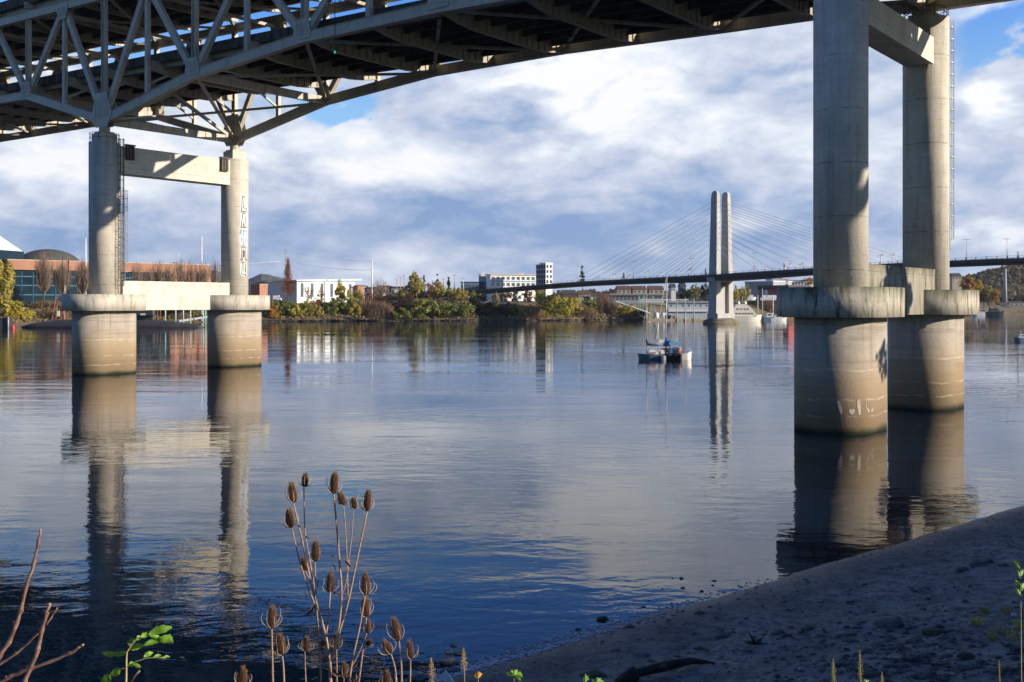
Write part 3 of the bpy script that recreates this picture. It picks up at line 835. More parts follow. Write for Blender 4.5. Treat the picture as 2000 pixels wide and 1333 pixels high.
def thicket(label, px, top, base, wpx, d, kind, group):
    """leafless tangle: arching twigs with a few dead leaves"""
    r = random.Random(int(px * 3 + top)); k = d / FPX; x = (px - 1000) * k; zt = CH + (HY - top) * k; zb = CH + (HY - base) * k; w = wpx * k / 2; H = zt - zb
    o = thing('bush', label, 'bush', Vector((x, d, zb)), group); mb = MB()
    for i in range(int(150 + 20 * w)):
        bx = x + r.uniform(-1, 1) * w * .8; by = d + r.uniform(-1, 1) * 2.5; a = r.uniform(0, 6.28); hh = H * (1 - .55 * ((bx - x) / w) ** 2) * r.uniform(.55, 1.05); sp = r.uniform(.3, 1.6)
        e = Vector((bx + math.cos(a) * sp, by + math.sin(a) * sp, zb + hh)); m_ = Vector((bx + math.cos(a) * sp * .3, by, zb + hh * .6))
        mb.tube([(bx, by, zb - .5), m_, e], [.09, .06, .03], 3, False, False)
        for q in range(3): s_ = m_.lerp(e, r.random()); mb.tube([s_, s_ + Vector((r.gauss(0, .6), r.gauss(0, .6), r.gauss(.1, .5)))], [.05, .02], 3, False, False)
    for i in range(420):
        bx = x + r.gauss(0, .42) * w; p = Vector((bx, d + r.gauss(0, 1.6), zb + H * r.random() ** .8 * (1 - .5 * min(1, abs(bx - x) / w)))); s_ = r.uniform(.12, .3)
        t = Vector((r.gauss(0, 1), r.gauss(0, 1), r.gauss(0, 1))).normalized(); u = t.cross(Vector((r.gauss(0, 1), r.gauss(0, 1), .3))).normalized()
        mb.add([p - t * s_ - u * s_, p + t * s_ - u * s_, p + u * s_], [(0, 1, 2)])
    mb.build('foliage', F[kind], o); return o

# ---- bushes and trees of the far bank
bush = lambda label, px, top, base, w, kind, dd=10, g='bushes on the far river bank', dens=1: tree('bush', label, 'bush', px, top, base, w, shore_d(px) + dd, kind, 'bush', g, dens, False) if kind not in ('brown', 'maroon') else thicket(label, px, top, base, w, shore_d(px) + dd, kind, g)
BUSHES = [
 ('small orange bush at the water beside the rear left pier', 531, 592, 628, 22, 'orange', 5),
 ('dark green bush right of the rear left pier', 550, 586, 625, 44, 'deep', 10),
 ('yellow-green bush between two dark bushes near the left pier', 580, 590, 625, 40, 'lime', 8),
 ('sunny olive bush with a bare patch below it', 608, 586, 624, 42, 'olive', 8),
 ('rusty little bush in front of the white hall', 617, 583, 602, 16, 'rust', 12),
 ('dark green bush under the bright yellow tree', 645, 578, 622, 44, 'deep', 12),
 ('green bush to the right of the bright yellow tree', 678, 580, 620, 36, 'green', 12),
 ('lime bush hanging low over the bare earth bank', 693, 590, 622, 20, 'lime', 7),
 ('brown leafless thicket below the row of parked trucks', 715, 583, 626, 50, 'brown', 8),
 ('tan thicket beside the small pale rock', 745, 590, 626, 44, 'brown', 6),
 ('purplish bare thicket at the edge of the slope', 738, 578, 605, 36, 'maroon', 14),
 ('dark bush on the short grass slope', 765, 590, 616, 36, 'dark', 14),
 ('rounded green bush touching the water on its own', 787, 602, 628, 34, 'green', 4),
 ('maroon twiggy bush behind the rounded green one', 795, 578, 605, 36, 'maroon', 14),
 ('big green bush below the tall yellow poplar', 826, 584, 626, 56, 'green', 8),
 ('dense green bush in the middle of the clump', 860, 590, 625, 44, 'green', 8),
 ('green bush at the sandy point', 895, 588, 626, 48, 'deep', 8),
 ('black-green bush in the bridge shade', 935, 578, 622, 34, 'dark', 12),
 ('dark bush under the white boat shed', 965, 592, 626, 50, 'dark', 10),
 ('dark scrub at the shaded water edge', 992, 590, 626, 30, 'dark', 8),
 ('yellow-olive bush just past the shaded part', 1017, 588, 626, 30, 'olive', 8),
 ('brown bush low on the bank below the deck', 1038, 598, 627, 34, 'brown', 5),
 ('bright lime bush standing tallest in the sunlit group', 1070, 572, 612, 36, 'lime', 12),
 ('green bush in the sunlit group', 1085, 584, 620, 40, 'green', 10),
 ('small yellow bush low at the water', 1062, 606, 622, 16, 'yellow', 4),
 ('yellow-green bush sloping down to the right', 1112, 582, 620, 42, 'lime', 9),
 ('brown grassy bush at the foot of the slope', 1140, 598, 624, 44, 'brown', 6),
 ('dark bush behind the brown grassy one', 1150, 586, 608, 40, 'deep', 14),
 ('tawny brown tree-like bush near the gangway', 1178, 574, 618, 44, 'brown', 12),
 ('olive bush beneath the white gangway', 1222, 594, 622, 40, 'olive', 8),
 ('dark bush at the foot of the gangway', 1245, 604, 625, 28, 'dark', 6),
 ('yellow bush on the brown slope at the left edge', 30, 586, 606, 34, 'lime', 20),
 ('bright yellow bush above the dark mooring box', 25, 604, 622, 24, 'yellow', 8),
 ('yellow-green bush halfway down the brown slope', 50, 602, 624, 26, 'lime', 8),
 ('tan bush along the top of the brown slope', 92, 588, 606, 60, 'brown', 26),
 ('rust coloured scrub low on the brown slope', 95, 606, 628, 70, 'brown', 8),
 ('rusty scrub behind the reddish frame tower', 135, 596, 630, 40, 'rust', 10),
 ('brown scrub seen under the concrete strut', 330, 606, 628, 70, 'brown', 8),
 ('dark scrub behind the green mooring piles', 385, 608, 628, 60, 'deep', 8),
 ('brown bush right of the white yacht', 1500, 588, 620, 50, 'brown', 12),
 ('olive bush above the blue-grey boat', 1470, 584, 612, 30, 'olive', 40),
]
for l, px, t_, b_, w, k, dd in BUSHES: bush(l, px, t_ - 2, b_ + 1, w * 1.45, k, dd)
# loose undergrowth covering the bank between them (nobody could count it)
mb = MB(); r = random.Random(3)
for i in range(15000):
    px = r.uniform(-30, 1270); off = r.uniform(3, 34); d = shore_d(px) + off
    z = bank_z(px, d) + r.uniform(-.1, 1.0); p = Vector(((px - 1000) / FPX * d, d, z)); s_ = r.uniform(.3, .75)
    t = Vector((r.gauss(0, 1), r.gauss(0, 1), r.gauss(0, .6))).normalized(); u = t.cross(Vector((r.gauss(0, 1), r.gauss(0, 1), 0.3))).normalized()
    mb.add([p - t * s_ - u * s_ * .5, p + t * s_ - u * s_ * .5, p + t * s_ * .6 + u * s_, p - t * s_ * .6 + u * s_], [(0, 1, 2, 3)])
F['under'] = foliage_mat('undergrowth_foliage', (.32, .23, .125), (.20, .18, .075), (.34, .19, .10))
struct(mb.build('undergrowth', F['under']), 'stuff')
# shore rocks of the far bank as one mass
mb = MB()
for i in range(700):
    px = r.uniform(500, 1260); d = shore_d(px) + r.uniform(-.5, 2.6); s_ = r.uniform(.25, .8)
    c = Vector(((px - 1000) / FPX * d, d, r.uniform(0, .7)))
    q = [c + Vector((r.uniform(.6, 1) * s_ * a, r.uniform(.6, 1) * s_ * b, r.uniform(.5, .9) * s_ * e)) for e in (-1, 1) for a, b in ((-1, -1), (1, -1), (1, 1), (-1, 1))]
    mb.hexa(q)
struct(mb.build('riprap', mat('riprap_rock', (.07, .062, .055), (.03, .028, .025), .9, 1)), 'stuff')

T = lambda label, px, top, base, w, d, kind, shape='round', dens=1, name='tree', g='trees beyond the far bank': tree(name, label, 'tree', px, top, base, w, d, kind, shape, g, dens)
T('bright yellow autumn tree in front of the white hall', 665, 545, 598, 30, 566, 'yellow')
T('thin brown tree before the left half of the white hall', 602, 554, 600, 20, 566, 'brown', 'round', .35)
T('thin brown tree before the middle of the white hall', 627, 558, 600, 18, 566, 'brown', 'round', .35)
T('olive tree at the right end of the white hall', 700, 562, 602, 26, 564, 'olive')
T('russet low tree in front of the rail yard', 724, 566, 602, 24, 566, 'rust', 'round', .6)
T('tan low tree in front of the rail yard', 762, 566, 602, 26, 566, 'brown', 'round', .6)
T('green tree at the left foot of the tall poplar', 783, 562, 604, 24, 562, 'green')
T('yellow-green tree rising left of the rail yard poles', 683, 560, 600, 16, 562, 'lime')
T('ochre tree filling the gap left of the bridge end', 906, 560, 602, 24, 560, 'olive')
T('tall yellow-olive poplar standing above all its neighbours', 813, 530, 592, 42, 566, 'olive')
T('lower olive crown leaning on the tall poplar', 797, 553, 592, 30, 572, 'brown')
T('rounded olive-brown tree left of the bridge end', 857, 550, 598, 36, 568, 'olive')
T('rounded olive-brown tree touching the bridge end', 888, 556, 600, 40, 566, 'olive')
T('russet tree between the poplar and the dark firs', 842, 548, 590, 26, 600, 'rust')
T('dark narrow fir just right of the poplar', 828, 538, 582, 14, 606, 'conifer', 'cone', name='fir_tree')
T('dark fir with two peaks behind the olive trees', 854, 535, 585, 16, 610, 'conifer', 'cone', name='fir_tree')
T('dark fir standing beside a lamp post', 876, 541, 585, 16, 612, 'conifer', 'cone', name='fir_tree')
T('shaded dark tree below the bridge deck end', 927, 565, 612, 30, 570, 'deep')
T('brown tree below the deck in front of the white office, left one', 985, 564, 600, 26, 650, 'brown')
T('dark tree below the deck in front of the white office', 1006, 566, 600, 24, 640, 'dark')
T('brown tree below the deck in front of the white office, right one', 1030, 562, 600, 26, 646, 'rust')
T('olive tree in front of the foot of the stair tower', 1052, 560, 600, 24, 640, 'olive')
T('olive tree poking up at the start of the bridge deck', 968, 566, 615, 16, 564, 'olive')
T('lime leafed tree leaning at the left edge in front of the glass building', 6, 500, 622, 50, 428, 'olive', 'column', 2.2)
T('orange oak on the right bank nearest the pier', 1890, 538, 592, 34, 850, 'orange')
T('yellow tree squeezed behind the orange oak', 1912, 546, 592, 22, 856, 'yellow')
T('rusty orange tree in the right bank row', 1921, 556, 602, 18, 846, 'rust')
T('yellow-green tree in the right bank row', 1932, 554, 604, 20, 844, 'lime')
T('orange tree next to the boathouse', 1945, 562, 608, 18, 842, 'orange')
T('dark spruce rising behind the far bridge deck', 1137, 519, 556, 18, 700, 'conifer', 'cone', .6, 'fir_tree')
T('small dark tree behind the deck lamps', 1218, 533, 552, 10, 760, 'conifer', 'cone', .5, 'fir_tree')
T('tiny pointed tree left of the white pylon', 1378, 525, 545, 9, 760, 'conifer', 'cone', .5, 'fir_tree')
T('green tree left of the pylon foot below the deck', 1358, 553, 590, 24, 690, 'deep')
T('dark tree behind the floating office', 1338, 560, 592, 30, 700, 'dark')
T('dark green tree beside the pylon foot', 1378, 552, 592, 26, 695, 'dark')
T('yellow tree tucked right behind the pylon foot', 1437, 556, 600, 16, 690, 'lime')
T('olive tree between the pylon and the red shed', 1455, 552, 598, 26, 700, 'olive', 'round', .5)
T('orange treetop above the mossy pier cap', 1578, 540, 560, 26, 800, 'orange')
T('dark spruce on the right skyline', 1988, 492, 520, 8, 900, 'conifer', 'cone', .5, 'fir_tree')
bare_tree('reddish leafless cone-shaped tree under the power pole', 562, 512, 585, 40, 600, 'rust', 'bare trees', 'cone', 260)
bare_tree('wide grey leafless tree between the poles', 742, 541, 590, 36, 600, 'twig', 'bare trees', 'vase', 90)
bare_tree('leafless tree left of the reddish cone-shaped one', 512, 538, 585, 28, 620, 'twig', 'bare trees', 'vase', 90)
for lab, px, top, w, d in (('leafless vase-shaped tree in front of the glass wall, first from the left', 86, 487, 30, 440), ('leafless vase-shaped tree in front of the glass wall, second from the left', 122, 498, 30, 444),
                        ('leafless vase-shaped tree just left of the front left column', 162, 500, 28, 448), ):
    bare_tree(lab, px, top, 592, w * 1.25, d, 'twig', 'bare trees', 'vase', 230)
for i, (px, top, lab) in enumerate([(268, 502, 'first'), (290, 515, 'second'), (310, 500, 'third'), (332, 508, 'fourth'), (352, 495, 'fifth'), (373, 500, 'sixth'), (398, 505, 'seventh'), (420, 498, 'eighth')]):
    bare_tree('leafless street tree above the concrete strut, %s from the front left column' % lab, px, top, 575, 26, 470 + i * 6, 'twig', 'bare trees', 'vase', 70)

# distant tree line and hills
mb = MB(); r = random.Random(11)
for i in range(6500):
    px = r.uniform(430, 1560); d = r.uniform(900, 1300); z = 13 + r.random() * (9 + 6 * noise.noise(Vector((px * .012, 0, 0))))
    p = Vector(((px - 1000) / FPX * d, d, z)); s_ = r.uniform(.7, 2.0)
    t = Vector((r.gauss(0, 1), r.gauss(0, 1), r.gauss(0, .6))).normalized(); u = t.cross(Vector((r.gauss(0, 1), r.gauss(0, 1), 0.3))).normalized()
    mb.add([p - t * s_ - u * s_, p + t * s_ - u * s_, p + t * s_ * .6 + u * s_, p - t * s_ * .6 + u * s_], [(0, 1, 2, 3)])
struct(mb.build('distant_woods', foliage_mat('distant_trees', (.06, .055, .04), (.13, .07, .045), (.03, .04, .03))), 'stuff')
def hill(name, prof_, d, depth, m_, seed):
    """ridge with a real near slope, crest and far slope"""
    mb = MB(); r = random.Random(seed); vs = []; n = 7; c = 0
    px = prof_[0][0]
    while px <= prof_[-1][0]:
        y = interp(prof_, px); z = CH + (HY - y) / FPX * d
        for k, (o, f) in enumerate(((-1, 0), (-.6, .3), (-.25, .75), (0, 1), (.3, .8), (.7, .4), (1.2, 0))):
            dd = d + o * depth; q = (px - 1000) / FPX * dd
            vs.append((q, dd, 10 + max(0, z - 10) * f + (noise.noise(Vector((q * .01, dd * .01, seed))) * .18 + noise.noise(Vector((q * .05, dd * .05, seed))) * .09) * (z - 10) * f))
        c += 1; px += 8
    mb.add(vs, [(i * n + j, (i + 1) * n + j, (i + 1) * n + j + 1, i * n + j + 1) for i in range(c - 1) for j in range(n - 1)], False)
    return struct(mb.build(name, m_))
M_hill = mat('wooded_hill', (.07, .08, .06), (.10, .095, .075), .95, .02, 9, bump=3, bscale=.12)
hill('hills', [(430, 580), (480, 548), (510, 535), (545, 542), (600, 560), (700, 575), (760, 566), (830, 569), (1000, 575), (1200, 568), (1500, 570), (1700, 565)], 3600, 700, M_hill, 1)
hill('hills', [(-300, 560), (0, 535), (150, 530), (280, 522), (350, 519), (420, 526), (470, 545), (560, 580)], 5200, 900, M_hill, 5)
hill('hills', [(1560, 590), (1700, 575), (1860, 553), (1900, 545), (1950, 530), (2000, 518), (2100, 500), (2400, 485), (3000, 500)], 1150, 210, M_hill, 3)
mb = MB(); r = random.Random(23)
for i in range(9000):
    px = r.uniform(1850, 2140); k = r.random(); d = 930 + 220 * k
    y = interp([(1560, 590), (1700, 575), (1860, 553), (1900, 545), (1950, 530), (2000, 518), (2100, 500), (2400, 485)], px)
    zc = 10 + (HY - y) / FPX * 1150; z = 11 + (zc - 11) * interp([(0, 0), (.4, .3), (.75, .75), (1, 1)], k) + r.uniform(0, 6)
    p = Vector(((px - 1000) / FPX * d, d, z)); s_ = r.uniform(.7, 1.9)
    t = Vector((r.gauss(0, 1), r.gauss(0, 1), r.gauss(0, .6))).normalized(); u = t.cross(Vector((r.gauss(0, 1), r.gauss(0, 1), 0.3))).normalized()
    mb.add([p - t * s_ - u * s_, p + t * s_ - u * s_, p + t * s_ * .6 + u * s_, p - t * s_ * .6 + u * s_], [(0, 1, 2, 3)])
struct(mb.build('hillside_woods', foliage_mat('hillside_trees', (.10, .105, .06), (.17, .13, .08), (.25, .19, .07))), 'stuff')

# ---------------------------------------------------------------- far cable-stayed bridge
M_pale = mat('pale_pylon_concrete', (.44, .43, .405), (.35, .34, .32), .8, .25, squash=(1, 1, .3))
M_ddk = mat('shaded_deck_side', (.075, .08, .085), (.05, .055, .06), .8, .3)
M_cab = mat('white_cable_sheath', (.85, .86, .88), (.8, .8, .82), .4, 1)
def tdir(L): return Vector((102 + .671 * L, 490 - .742 * L, 0))
tu = Vector((.671, -.742, 0)); tn = Vector((.742, .671, 0))
TZ = [(-330, 12.5), (-200, 16.5), (-100, 20.9), (0, 23.3), (100, 26.2), (141, 26.7), (300, 24)]
cb = thing('cable_stayed_bridge', 'distant white cable-stayed bridge with twin pylon legs crossing the river', 'bridge', tdir(0))
def TP(L, w, z): 
    q = tdir(L) + tn * w; return Vector((q.x, q.y, z))
mb = MB(); ml = MB(); mr = MB(); Ls = list(range(-330, 301, 15))
for a, b in zip(Ls, Ls[1:]):
    za, zb = interp(TZ, a), interp(TZ, b)
    da = 1.7 + 1.1 * math.exp(-(a / 45) ** 2); db = 1.7 + 1.1 * math.exp(-(b / 45) ** 2)
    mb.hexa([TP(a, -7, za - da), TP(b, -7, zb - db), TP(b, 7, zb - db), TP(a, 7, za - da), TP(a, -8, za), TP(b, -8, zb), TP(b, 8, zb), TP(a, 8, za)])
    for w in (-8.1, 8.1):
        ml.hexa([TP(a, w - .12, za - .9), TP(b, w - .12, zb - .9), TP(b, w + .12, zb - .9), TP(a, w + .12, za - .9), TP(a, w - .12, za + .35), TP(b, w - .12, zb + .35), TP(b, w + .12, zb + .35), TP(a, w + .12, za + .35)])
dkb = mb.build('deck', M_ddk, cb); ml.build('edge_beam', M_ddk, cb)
for w in (-7.6, 7.6):
    for a, b in zip(Ls, Ls[1:]):
        za, zb = interp(TZ, a), interp(TZ, b)
        for h in (.6, 1.3): mr.bar(TP(a, w, za + h), TP(b, w, zb + h), .08, .09)
    for L in range(-330, 300, 4): mr.bar(TP(L, w, interp(TZ, L)), TP(L, w, interp(TZ, L) + 1.35), .22, .22)
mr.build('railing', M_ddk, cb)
def leg(w, nm):
    mb = MB()
    secs = [(2.2, 5.0, 4.4), (8, 4.8, 4.1), (21, 4.6, 3.9), (40, 4.1, 3.4), (61, 3.5, 2.9), (63.2, 3.3, 2.4), (64.3, 2.0, 1.4)]
    rings = []
    for z, a, b in secs:
        lean = (w / abs(w)) * (-.9 * (z / 64))
        c = tdir(0) + tn * (w + lean)
        ch = .35
        pts = [(-a / 2, -b / 2 + ch * .6), (-a / 2 + ch, -b / 2), (a / 2 - ch, -b / 2), (a / 2, -b / 2 + ch * .6), (a / 2, b / 2 - ch * .6), (a / 2 - ch, b / 2), (-a / 2 + ch, b / 2), (-a / 2, b / 2 - ch * .6)]
        rings.append([(c.x + tu.x * p + tn.x * q, c.y + tu.y * p + tn.y * q) for p, q in pts])
    for (s0, r0), (s1, r1) in zip(list(zip(secs, rings)), list(zip(secs, rings))[1:]): mb.prism(r0, s0[0], s1[0], r1)
    return mb.build('pylon_leg', M_pale, cb)
leg(-5.2, ''); leg(5.2, '')
mb = MB(); mb.bar(TP(0, -4, 11), TP(0, 4, 11), 1.6, 14); mb.bar(TP(0, -6.8, 2.8), TP(0, 6.8, 2.8), 6.2, 4.2); mb.bar(TP(0, -9, 21.2), TP(0, 9, 21.2), 3.4, 2.2); mb.build('pylon_crosswall', M_pale, cb)
mb = MB(); c = tdir(0)
def ell(a, b): return [(c.x + tu.x * a * math.cos(t) + tn.x * b * math.sin(t), c.y + tu.y * a * math.cos(t) + tn.y * b * math.sin(t)) for t in [2 * math.pi * i / 32 for i in range(32)]]
mb.prism(ell(7.6, 10.8), -2, 1.3, ell(7.4, 10.5), True); mb.prism(ell(7.3, 10.3), 1.3, 2.6, ell(4.5, 7.5), True); mb.build('pylon_base', mat('pylon_base_concrete', (.22, .19, .13), (.10, .09, .06), .9, .5), cb)
for w in (-5.6, 5.6):
    for sg in (-1, 1):
        for k in range(10):
            L = sg * (98 - k * 8.8); z1 = 59.5 - k * 2.5
            mb = MB(); mb.tube([TP(sg * .8, w * .86, z1), TP(L, w * 1.25, interp(TZ, L) + .2)], .075, 5); mb.build('stay_cable', M_cab, cb)
# deck lamps
M_lamp = mat('white_lamp_metal', (.75, .75, .74), (.6, .6, .6), .5, 1)
def lamp(px, topy, label, d, zb, arm=1.0):
    k = d / FPX; x = (px - 1000) * k; zt = CH + (HY - topy) * k
    o = thing('street_lamp', label, 'street lamp', Vector((x, d, zb)), 'street lamps on the far bridge')
    mb = MB(); mb.tube([(x, d, zb), (x, d, zt)], [.24, .16], 6); mb.build('pole', M_lamp, o)
    mb = MB(); mb.box((x - arm * .4, d, zt + .05), (arm * 1.9, .5, .45)); mb.box((x + arm * .6, d, zt + .5), (.8, .6, .8)); mb.build('lamp_head', M_lamp, o)
def lam_L(px):
    u = (px - 1000) / FPX; L = (u * 490 - 102) / (.671 + .742 * u); return L
LM = [(905, 545), (1130, 521), (1167, 544), (1200, 537), (1228, 539), (1264, 532), (1289, 534), (1324, 528), (1348, 527), (1474, 524), (1497, 522), (1543, 516), (1565, 517), (1720, 500), (1743, 499)]
ordn = ['first', 'second', 'third', 'fourth', 'fifth', 'sixth', 'seventh', 'eighth', 'ninth', 'tenth', 'eleventh', 'twelfth', 'thirteenth', 'fourteenth', 'fifteenth']
for i, (px, ty) in enumerate(LM):
    L = lam_L(px); q = tdir(L); lamp(px, ty, 'short white lamp on the far bridge deck, %s from its left end' % ordn[i], q.y, interp(TZ, L))
for px, ty, lab in ((1888, 467, 'tall thin lamp post on the far bridge deck just right of the rear right column'), (1967, 466, 'tall thin lamp post on the far bridge deck nearest the right edge'), (1237, 511, 'tall grey lamp mast above the middle of the far deck'), (1350, 505, 'dark mast standing on the far deck left of the pylon'), (1473, 494, 'tall twin-headed mast just right of the pylon')):
    L = lam_L(px); q = tdir(L); k = q.y / FPX
    o = thing('lamp_mast', lab, 'lamp post', Vector((q.x, q.y, interp(TZ, L))), 'tall masts on the far bridge')
    mb = MB(); mb.tube([(q.x, q.y, interp(TZ, L)), (q.x, q.y, CH + (HY - ty) * k)], [.17, .08], 6); mb.build('pole', M_galv, o)
    mb = MB(); mb.box((q.x, q.y, CH + (HY - ty) * k - .2), (2.6, .3, .2)); mb.build('lamp_arm', M_galv, o)
# red and white warning pole
L = lam_L(1532); q = tdir(L); zb = interp(TZ, L)
o = thing('striped_marker', 'red and white striped marker on the far deck right of the pylon', 'marker', Vector((q.x, q.y, zb)))
M_red = mat('red_paint', (.55, .05, .04), (.42, .04, .035), .6, 1); M_wht = mat('white_paint', (.78, .78, .76), (.68, .68, .66), .6, .8)
for k in range(4):
    mb = MB(); mb.tube([(q.x, q.y, zb + k * 1.1), (q.x, q.y, zb + k * 1.1 + 1.1)], .4, 10); mb.build('band', M_red if k % 2 == 0 else M_wht, o)

# ---------------------------------------------------------------- buildings
M_glass = mat('dark_teal_glass', (.004, .014, .024), (.008, .028, .045), .2, .2, spec=.4)
M_glass2 = mat('pale_window_glass', (.05, .07, .09), (.12, .15, .18), .15, .3, spec=.8)
M_brick = mat('orange_brick', (.38, .19, .125), (.32, .16, .105), .9, .3)
M_roofd = mat('dark_roofing', (.09, .085, .075), (.06, .06, .055), .85, .3)
M_mull = mat('blue_mullion_metal', (.05, .16, .25), (.04, .12, .2), .4, 1)
M_grayb = mat('grey_cladding', (.35, .36, .38), (.28, .29, .31), .7, .3)
M_teal = mat('pale_green_paint', (.36, .56, .48), (.27, .45, .38), .6, .6)
M_blueg = mat('blue_grey_cladding', (.16, .24, .34), (.12, .18, .27), .6, .4)
M_beige = mat('beige_plaster', (.50, .42, .32), (.42, .35, .26), .85, .3)

def slab(px0, px1, y0, y1, d0, d1=None, depth=20, zb=None):
    """box whose long face runs between two photo columns; returns MB with corners"""
    d1 = d1 or d0; k0, k1 = d0 / FPX, d1 / FPX
    a = Vector(((px0 - 1000) * k0, d0, 0)); b = Vector(((px1 - 1000) * k1, d1, 0))
    zt = CH + (HY - y0) * (k0 + k1) / 2; z0 = CH + (HY - y1) * (k0 + k1) / 2 if zb is None else zb
    u = (b - a).normalized(); v = Vector((-u.y, u.x, 0)); v = v if v.y > 0 else -v
    c = a + v * depth; e = b + v * depth
    return a, b, e, c, z0, zt, u, v
def boxm(sl, z0=None, z1=None, grow=0.0, fwd=0.0):
    a, b, e, c, zb, zt, u, v = sl; z0 = zb if z0 is None else z0; z1 = zt if z1 is None else z1
    a = a - u * grow - v * (grow + fwd); b = b + u * grow - v * (grow + fwd); e = e + u * grow + v * grow; c = c - u * grow + v * grow
    mb = MB(); mb.hexa([(p.x, p.y, z0) for p in (a, b, e, c)] + [(p.x, p.y, z1) for p in (a, b, e, c)]); return mb
def windows(parent, sl, rows, cols, m_, fr=M_wht, wf=.6, hf=.55, z0=None, z1=None, nm='window', u0=0, u1=1):
    a, b, e, c, zb, zt, u, v = sl; z0 = zb if z0 is None else z0; z1 = zt if z1 is None else z1
    L = (b - a).length; H = z1 - z0
    for i in range(rows):
        for j in range(cols):
            s0 = L * (u0 + (u1 - u0) * (j + .5 - wf / 2) / cols); s1 = L * (u0 + (u1 - u0) * (j + .5 + wf / 2) / cols)
            h0 = z0 + H * (i + .5 - hf / 2) / rows; h1 = z0 + H * (i + .5 + hf / 2) / rows
            mb = MB(); p, q = a + u * s0, a + u * s1; mb.hexa([(*(p - v * .06).xy, h0), (*(q - v * .06).xy, h0), (*(q + v * .3).xy, h0), (*(p + v * .3).xy, h0), (*(p - v * .06).xy, h1), (*(q - v * .06).xy, h1), (*(q + v * .3).xy, h1), (*(p + v * .3).xy, h1)])
            mb.build(nm, m_, parent)
def bld(name, label, sl, cat='building', group=None):
    a = sl[0]; return thing(name, label, cat, Vector((a.x, a.y, sl[4])), group)

# science-centre: brick box over dark glass, with a dark dome behind
sl = slab(15, 412, 513.5, 531, 455, 520, 60); b_ = bld('brick_building', 'long low orange brick building over a dark glass ground floor', sl)
boxm(sl).build('brick_storey', M_brick, b_); boxm(sl, sl[5], sl[5] + .35, .15).build('coping', M_beige, b_)
sl2 = slab(20, 330, 531, 586, 457, 503, 50); boxm(sl2, 8, sl2[5] - .02).build('glass_wall', M_glass, b_)
for z in (13.5, 17.8, 21.9): boxm(sl2, z, z + .45, 0, .15).build('glazing_rail', M_mull, b_)
for k in range(16):
    p = sl2[0].lerp(sl2[1], k / 15); mb = MB(); mb.box((p.x, p.y - .2, 16.5), (.3, .3, 15.5)); mb.build('mullion', M_mull, b_)
sl3 = slab(330, 412, 531, 586, 503, 520, 50); boxm(sl3, 8, sl3[5] - .02).build('brick_wall', M_brick, b_)
mb = MB(); p0 = at(95, 531, 520); R0 = 118 / 2 * 520 / FPX * 1.0; zt = CH + (HY - 487) / FPX * 520; z0 = CH + (HY - 516) / FPX * 520
rings = 10
prev = None
for i in range(rings + 1):
    f = i / rings; z = z0 - 3 + (zt - z0 + 3) * math.sin(f * math.pi / 2) ; rr = R0 * 1.08 * math.cos(f * math.pi / 2) + .01
    ring = circ((p0.x, p0.y), max(rr, .3), 40)
    if prev: mb.prism(prev[0], prev[1], z, ring, False)
    prev = (ring, z)
tag(mb.build('domed_roof', M_roofd, None, (p0.x, p0.y, z0)), 'dark ribbed dome rising behind the orange brick building', 'dome')
# glass pyramid building at the frame edge
pc = at(-45, 560, 470)
o = thing('glass_pavilion', 'teal glass pavilion with a white faceted pyramid roof at the left edge', 'building', (pc.x, pc.y, 8))
rw = 84 * 470 / FPX; zt = CH + (HY - 432) / FPX * 470; ze = CH + (HY - 491) / FPX * 470; zw = CH + (HY - 512) / FPX * 470
oct_ = lambda r_: circ((pc.x, pc.y), r_, 8, R(10))
mb = MB(); mb.prism(oct_(rw), ze, zt, oct_(.4)); mb.build('pyramid_roof', mat('white_glazed_roof', (.75, .78, .80), (.6, .65, .7), .3, .4), o)
mb = MB(); mb.prism(oct_(rw * 1.02), zw - .5, ze - .01); mb.build('glass_band', M_glass2 if 0 else M_glass, o)
mb = MB(); mb.prism(oct_(rw * .98), 8, zw - .51); mb.build('brick_base', M_beige, o)
# poles
def pole(px, ty, by, d, label, r_=.25, cross=(), m_=M_lamp, group='utility poles', cat='utility pole'):
    k = d / FPX; x = (px - 1000) * k; zt = CH + (HY - ty) * k; zb = min(CH + (HY - by) * k, bank_z(px, d))
    o = thing('utility_pole', label, cat, Vector((x, d, zb)), group)
    mb = MB(); mb.tube([(x, d, zb), (x, d, zt)], [r_ * 1.2, r_ * .7], 8); mb.build('pole', m_, o)
    for cy, cw in cross:
        mb = MB(); mb.box((x, d, CH + (HY - cy) * k), (cw, .25, .25)); mb.build('cross_arm', m_, o)
    return Vector((x, d, zt))
pole(167.5, 465, 590, 470, 'white pole rising above the brick building beside the front column', .35)
pole(394, 461, 575, 520, 'tall grey pole with antennas above the brick building', .38, ((463, 4), (474, 4.5), (479, 3)))
pole(349, 495, 575, 520, 'short white pole on the brick building roof line', .2)
pa = pole(558, 486, 585, 620, 'wooden power pole above the reddish bare tree', .32, ((490, 3), (495, 3)), M_galv)
pb = pole(726.5, 507, 588, 610, 'plain grey steel pole right of the white hall', .42)
pole(650, 528, 575, 700, 'thin distant pole above the white hall', .15, m_=M_galv)
for dz, lab, p0, p1 in ((0, 'upper', pa + Vector((0, 0, -1.5)), pb + Vector((0, 0, -1))), (1, 'lower', pa + Vector((0, 0, -7.5)), pb + Vector((0, 0, -6.5)))):
    mb = MB(); pts = []
    for k in range(13):
        f = k / 12; pts.append(p0.lerp(p1, f) + Vector((0, 0, -3.2 * (1 - (2 * f - 1) ** 2) * .5)))
    mb.tube(pts, .07 if dz == 0 else .13, 4); tag(mb.build('power_line', M_lamp, None, p0), '%s power line sagging between the two poles' % lab, 'cable')
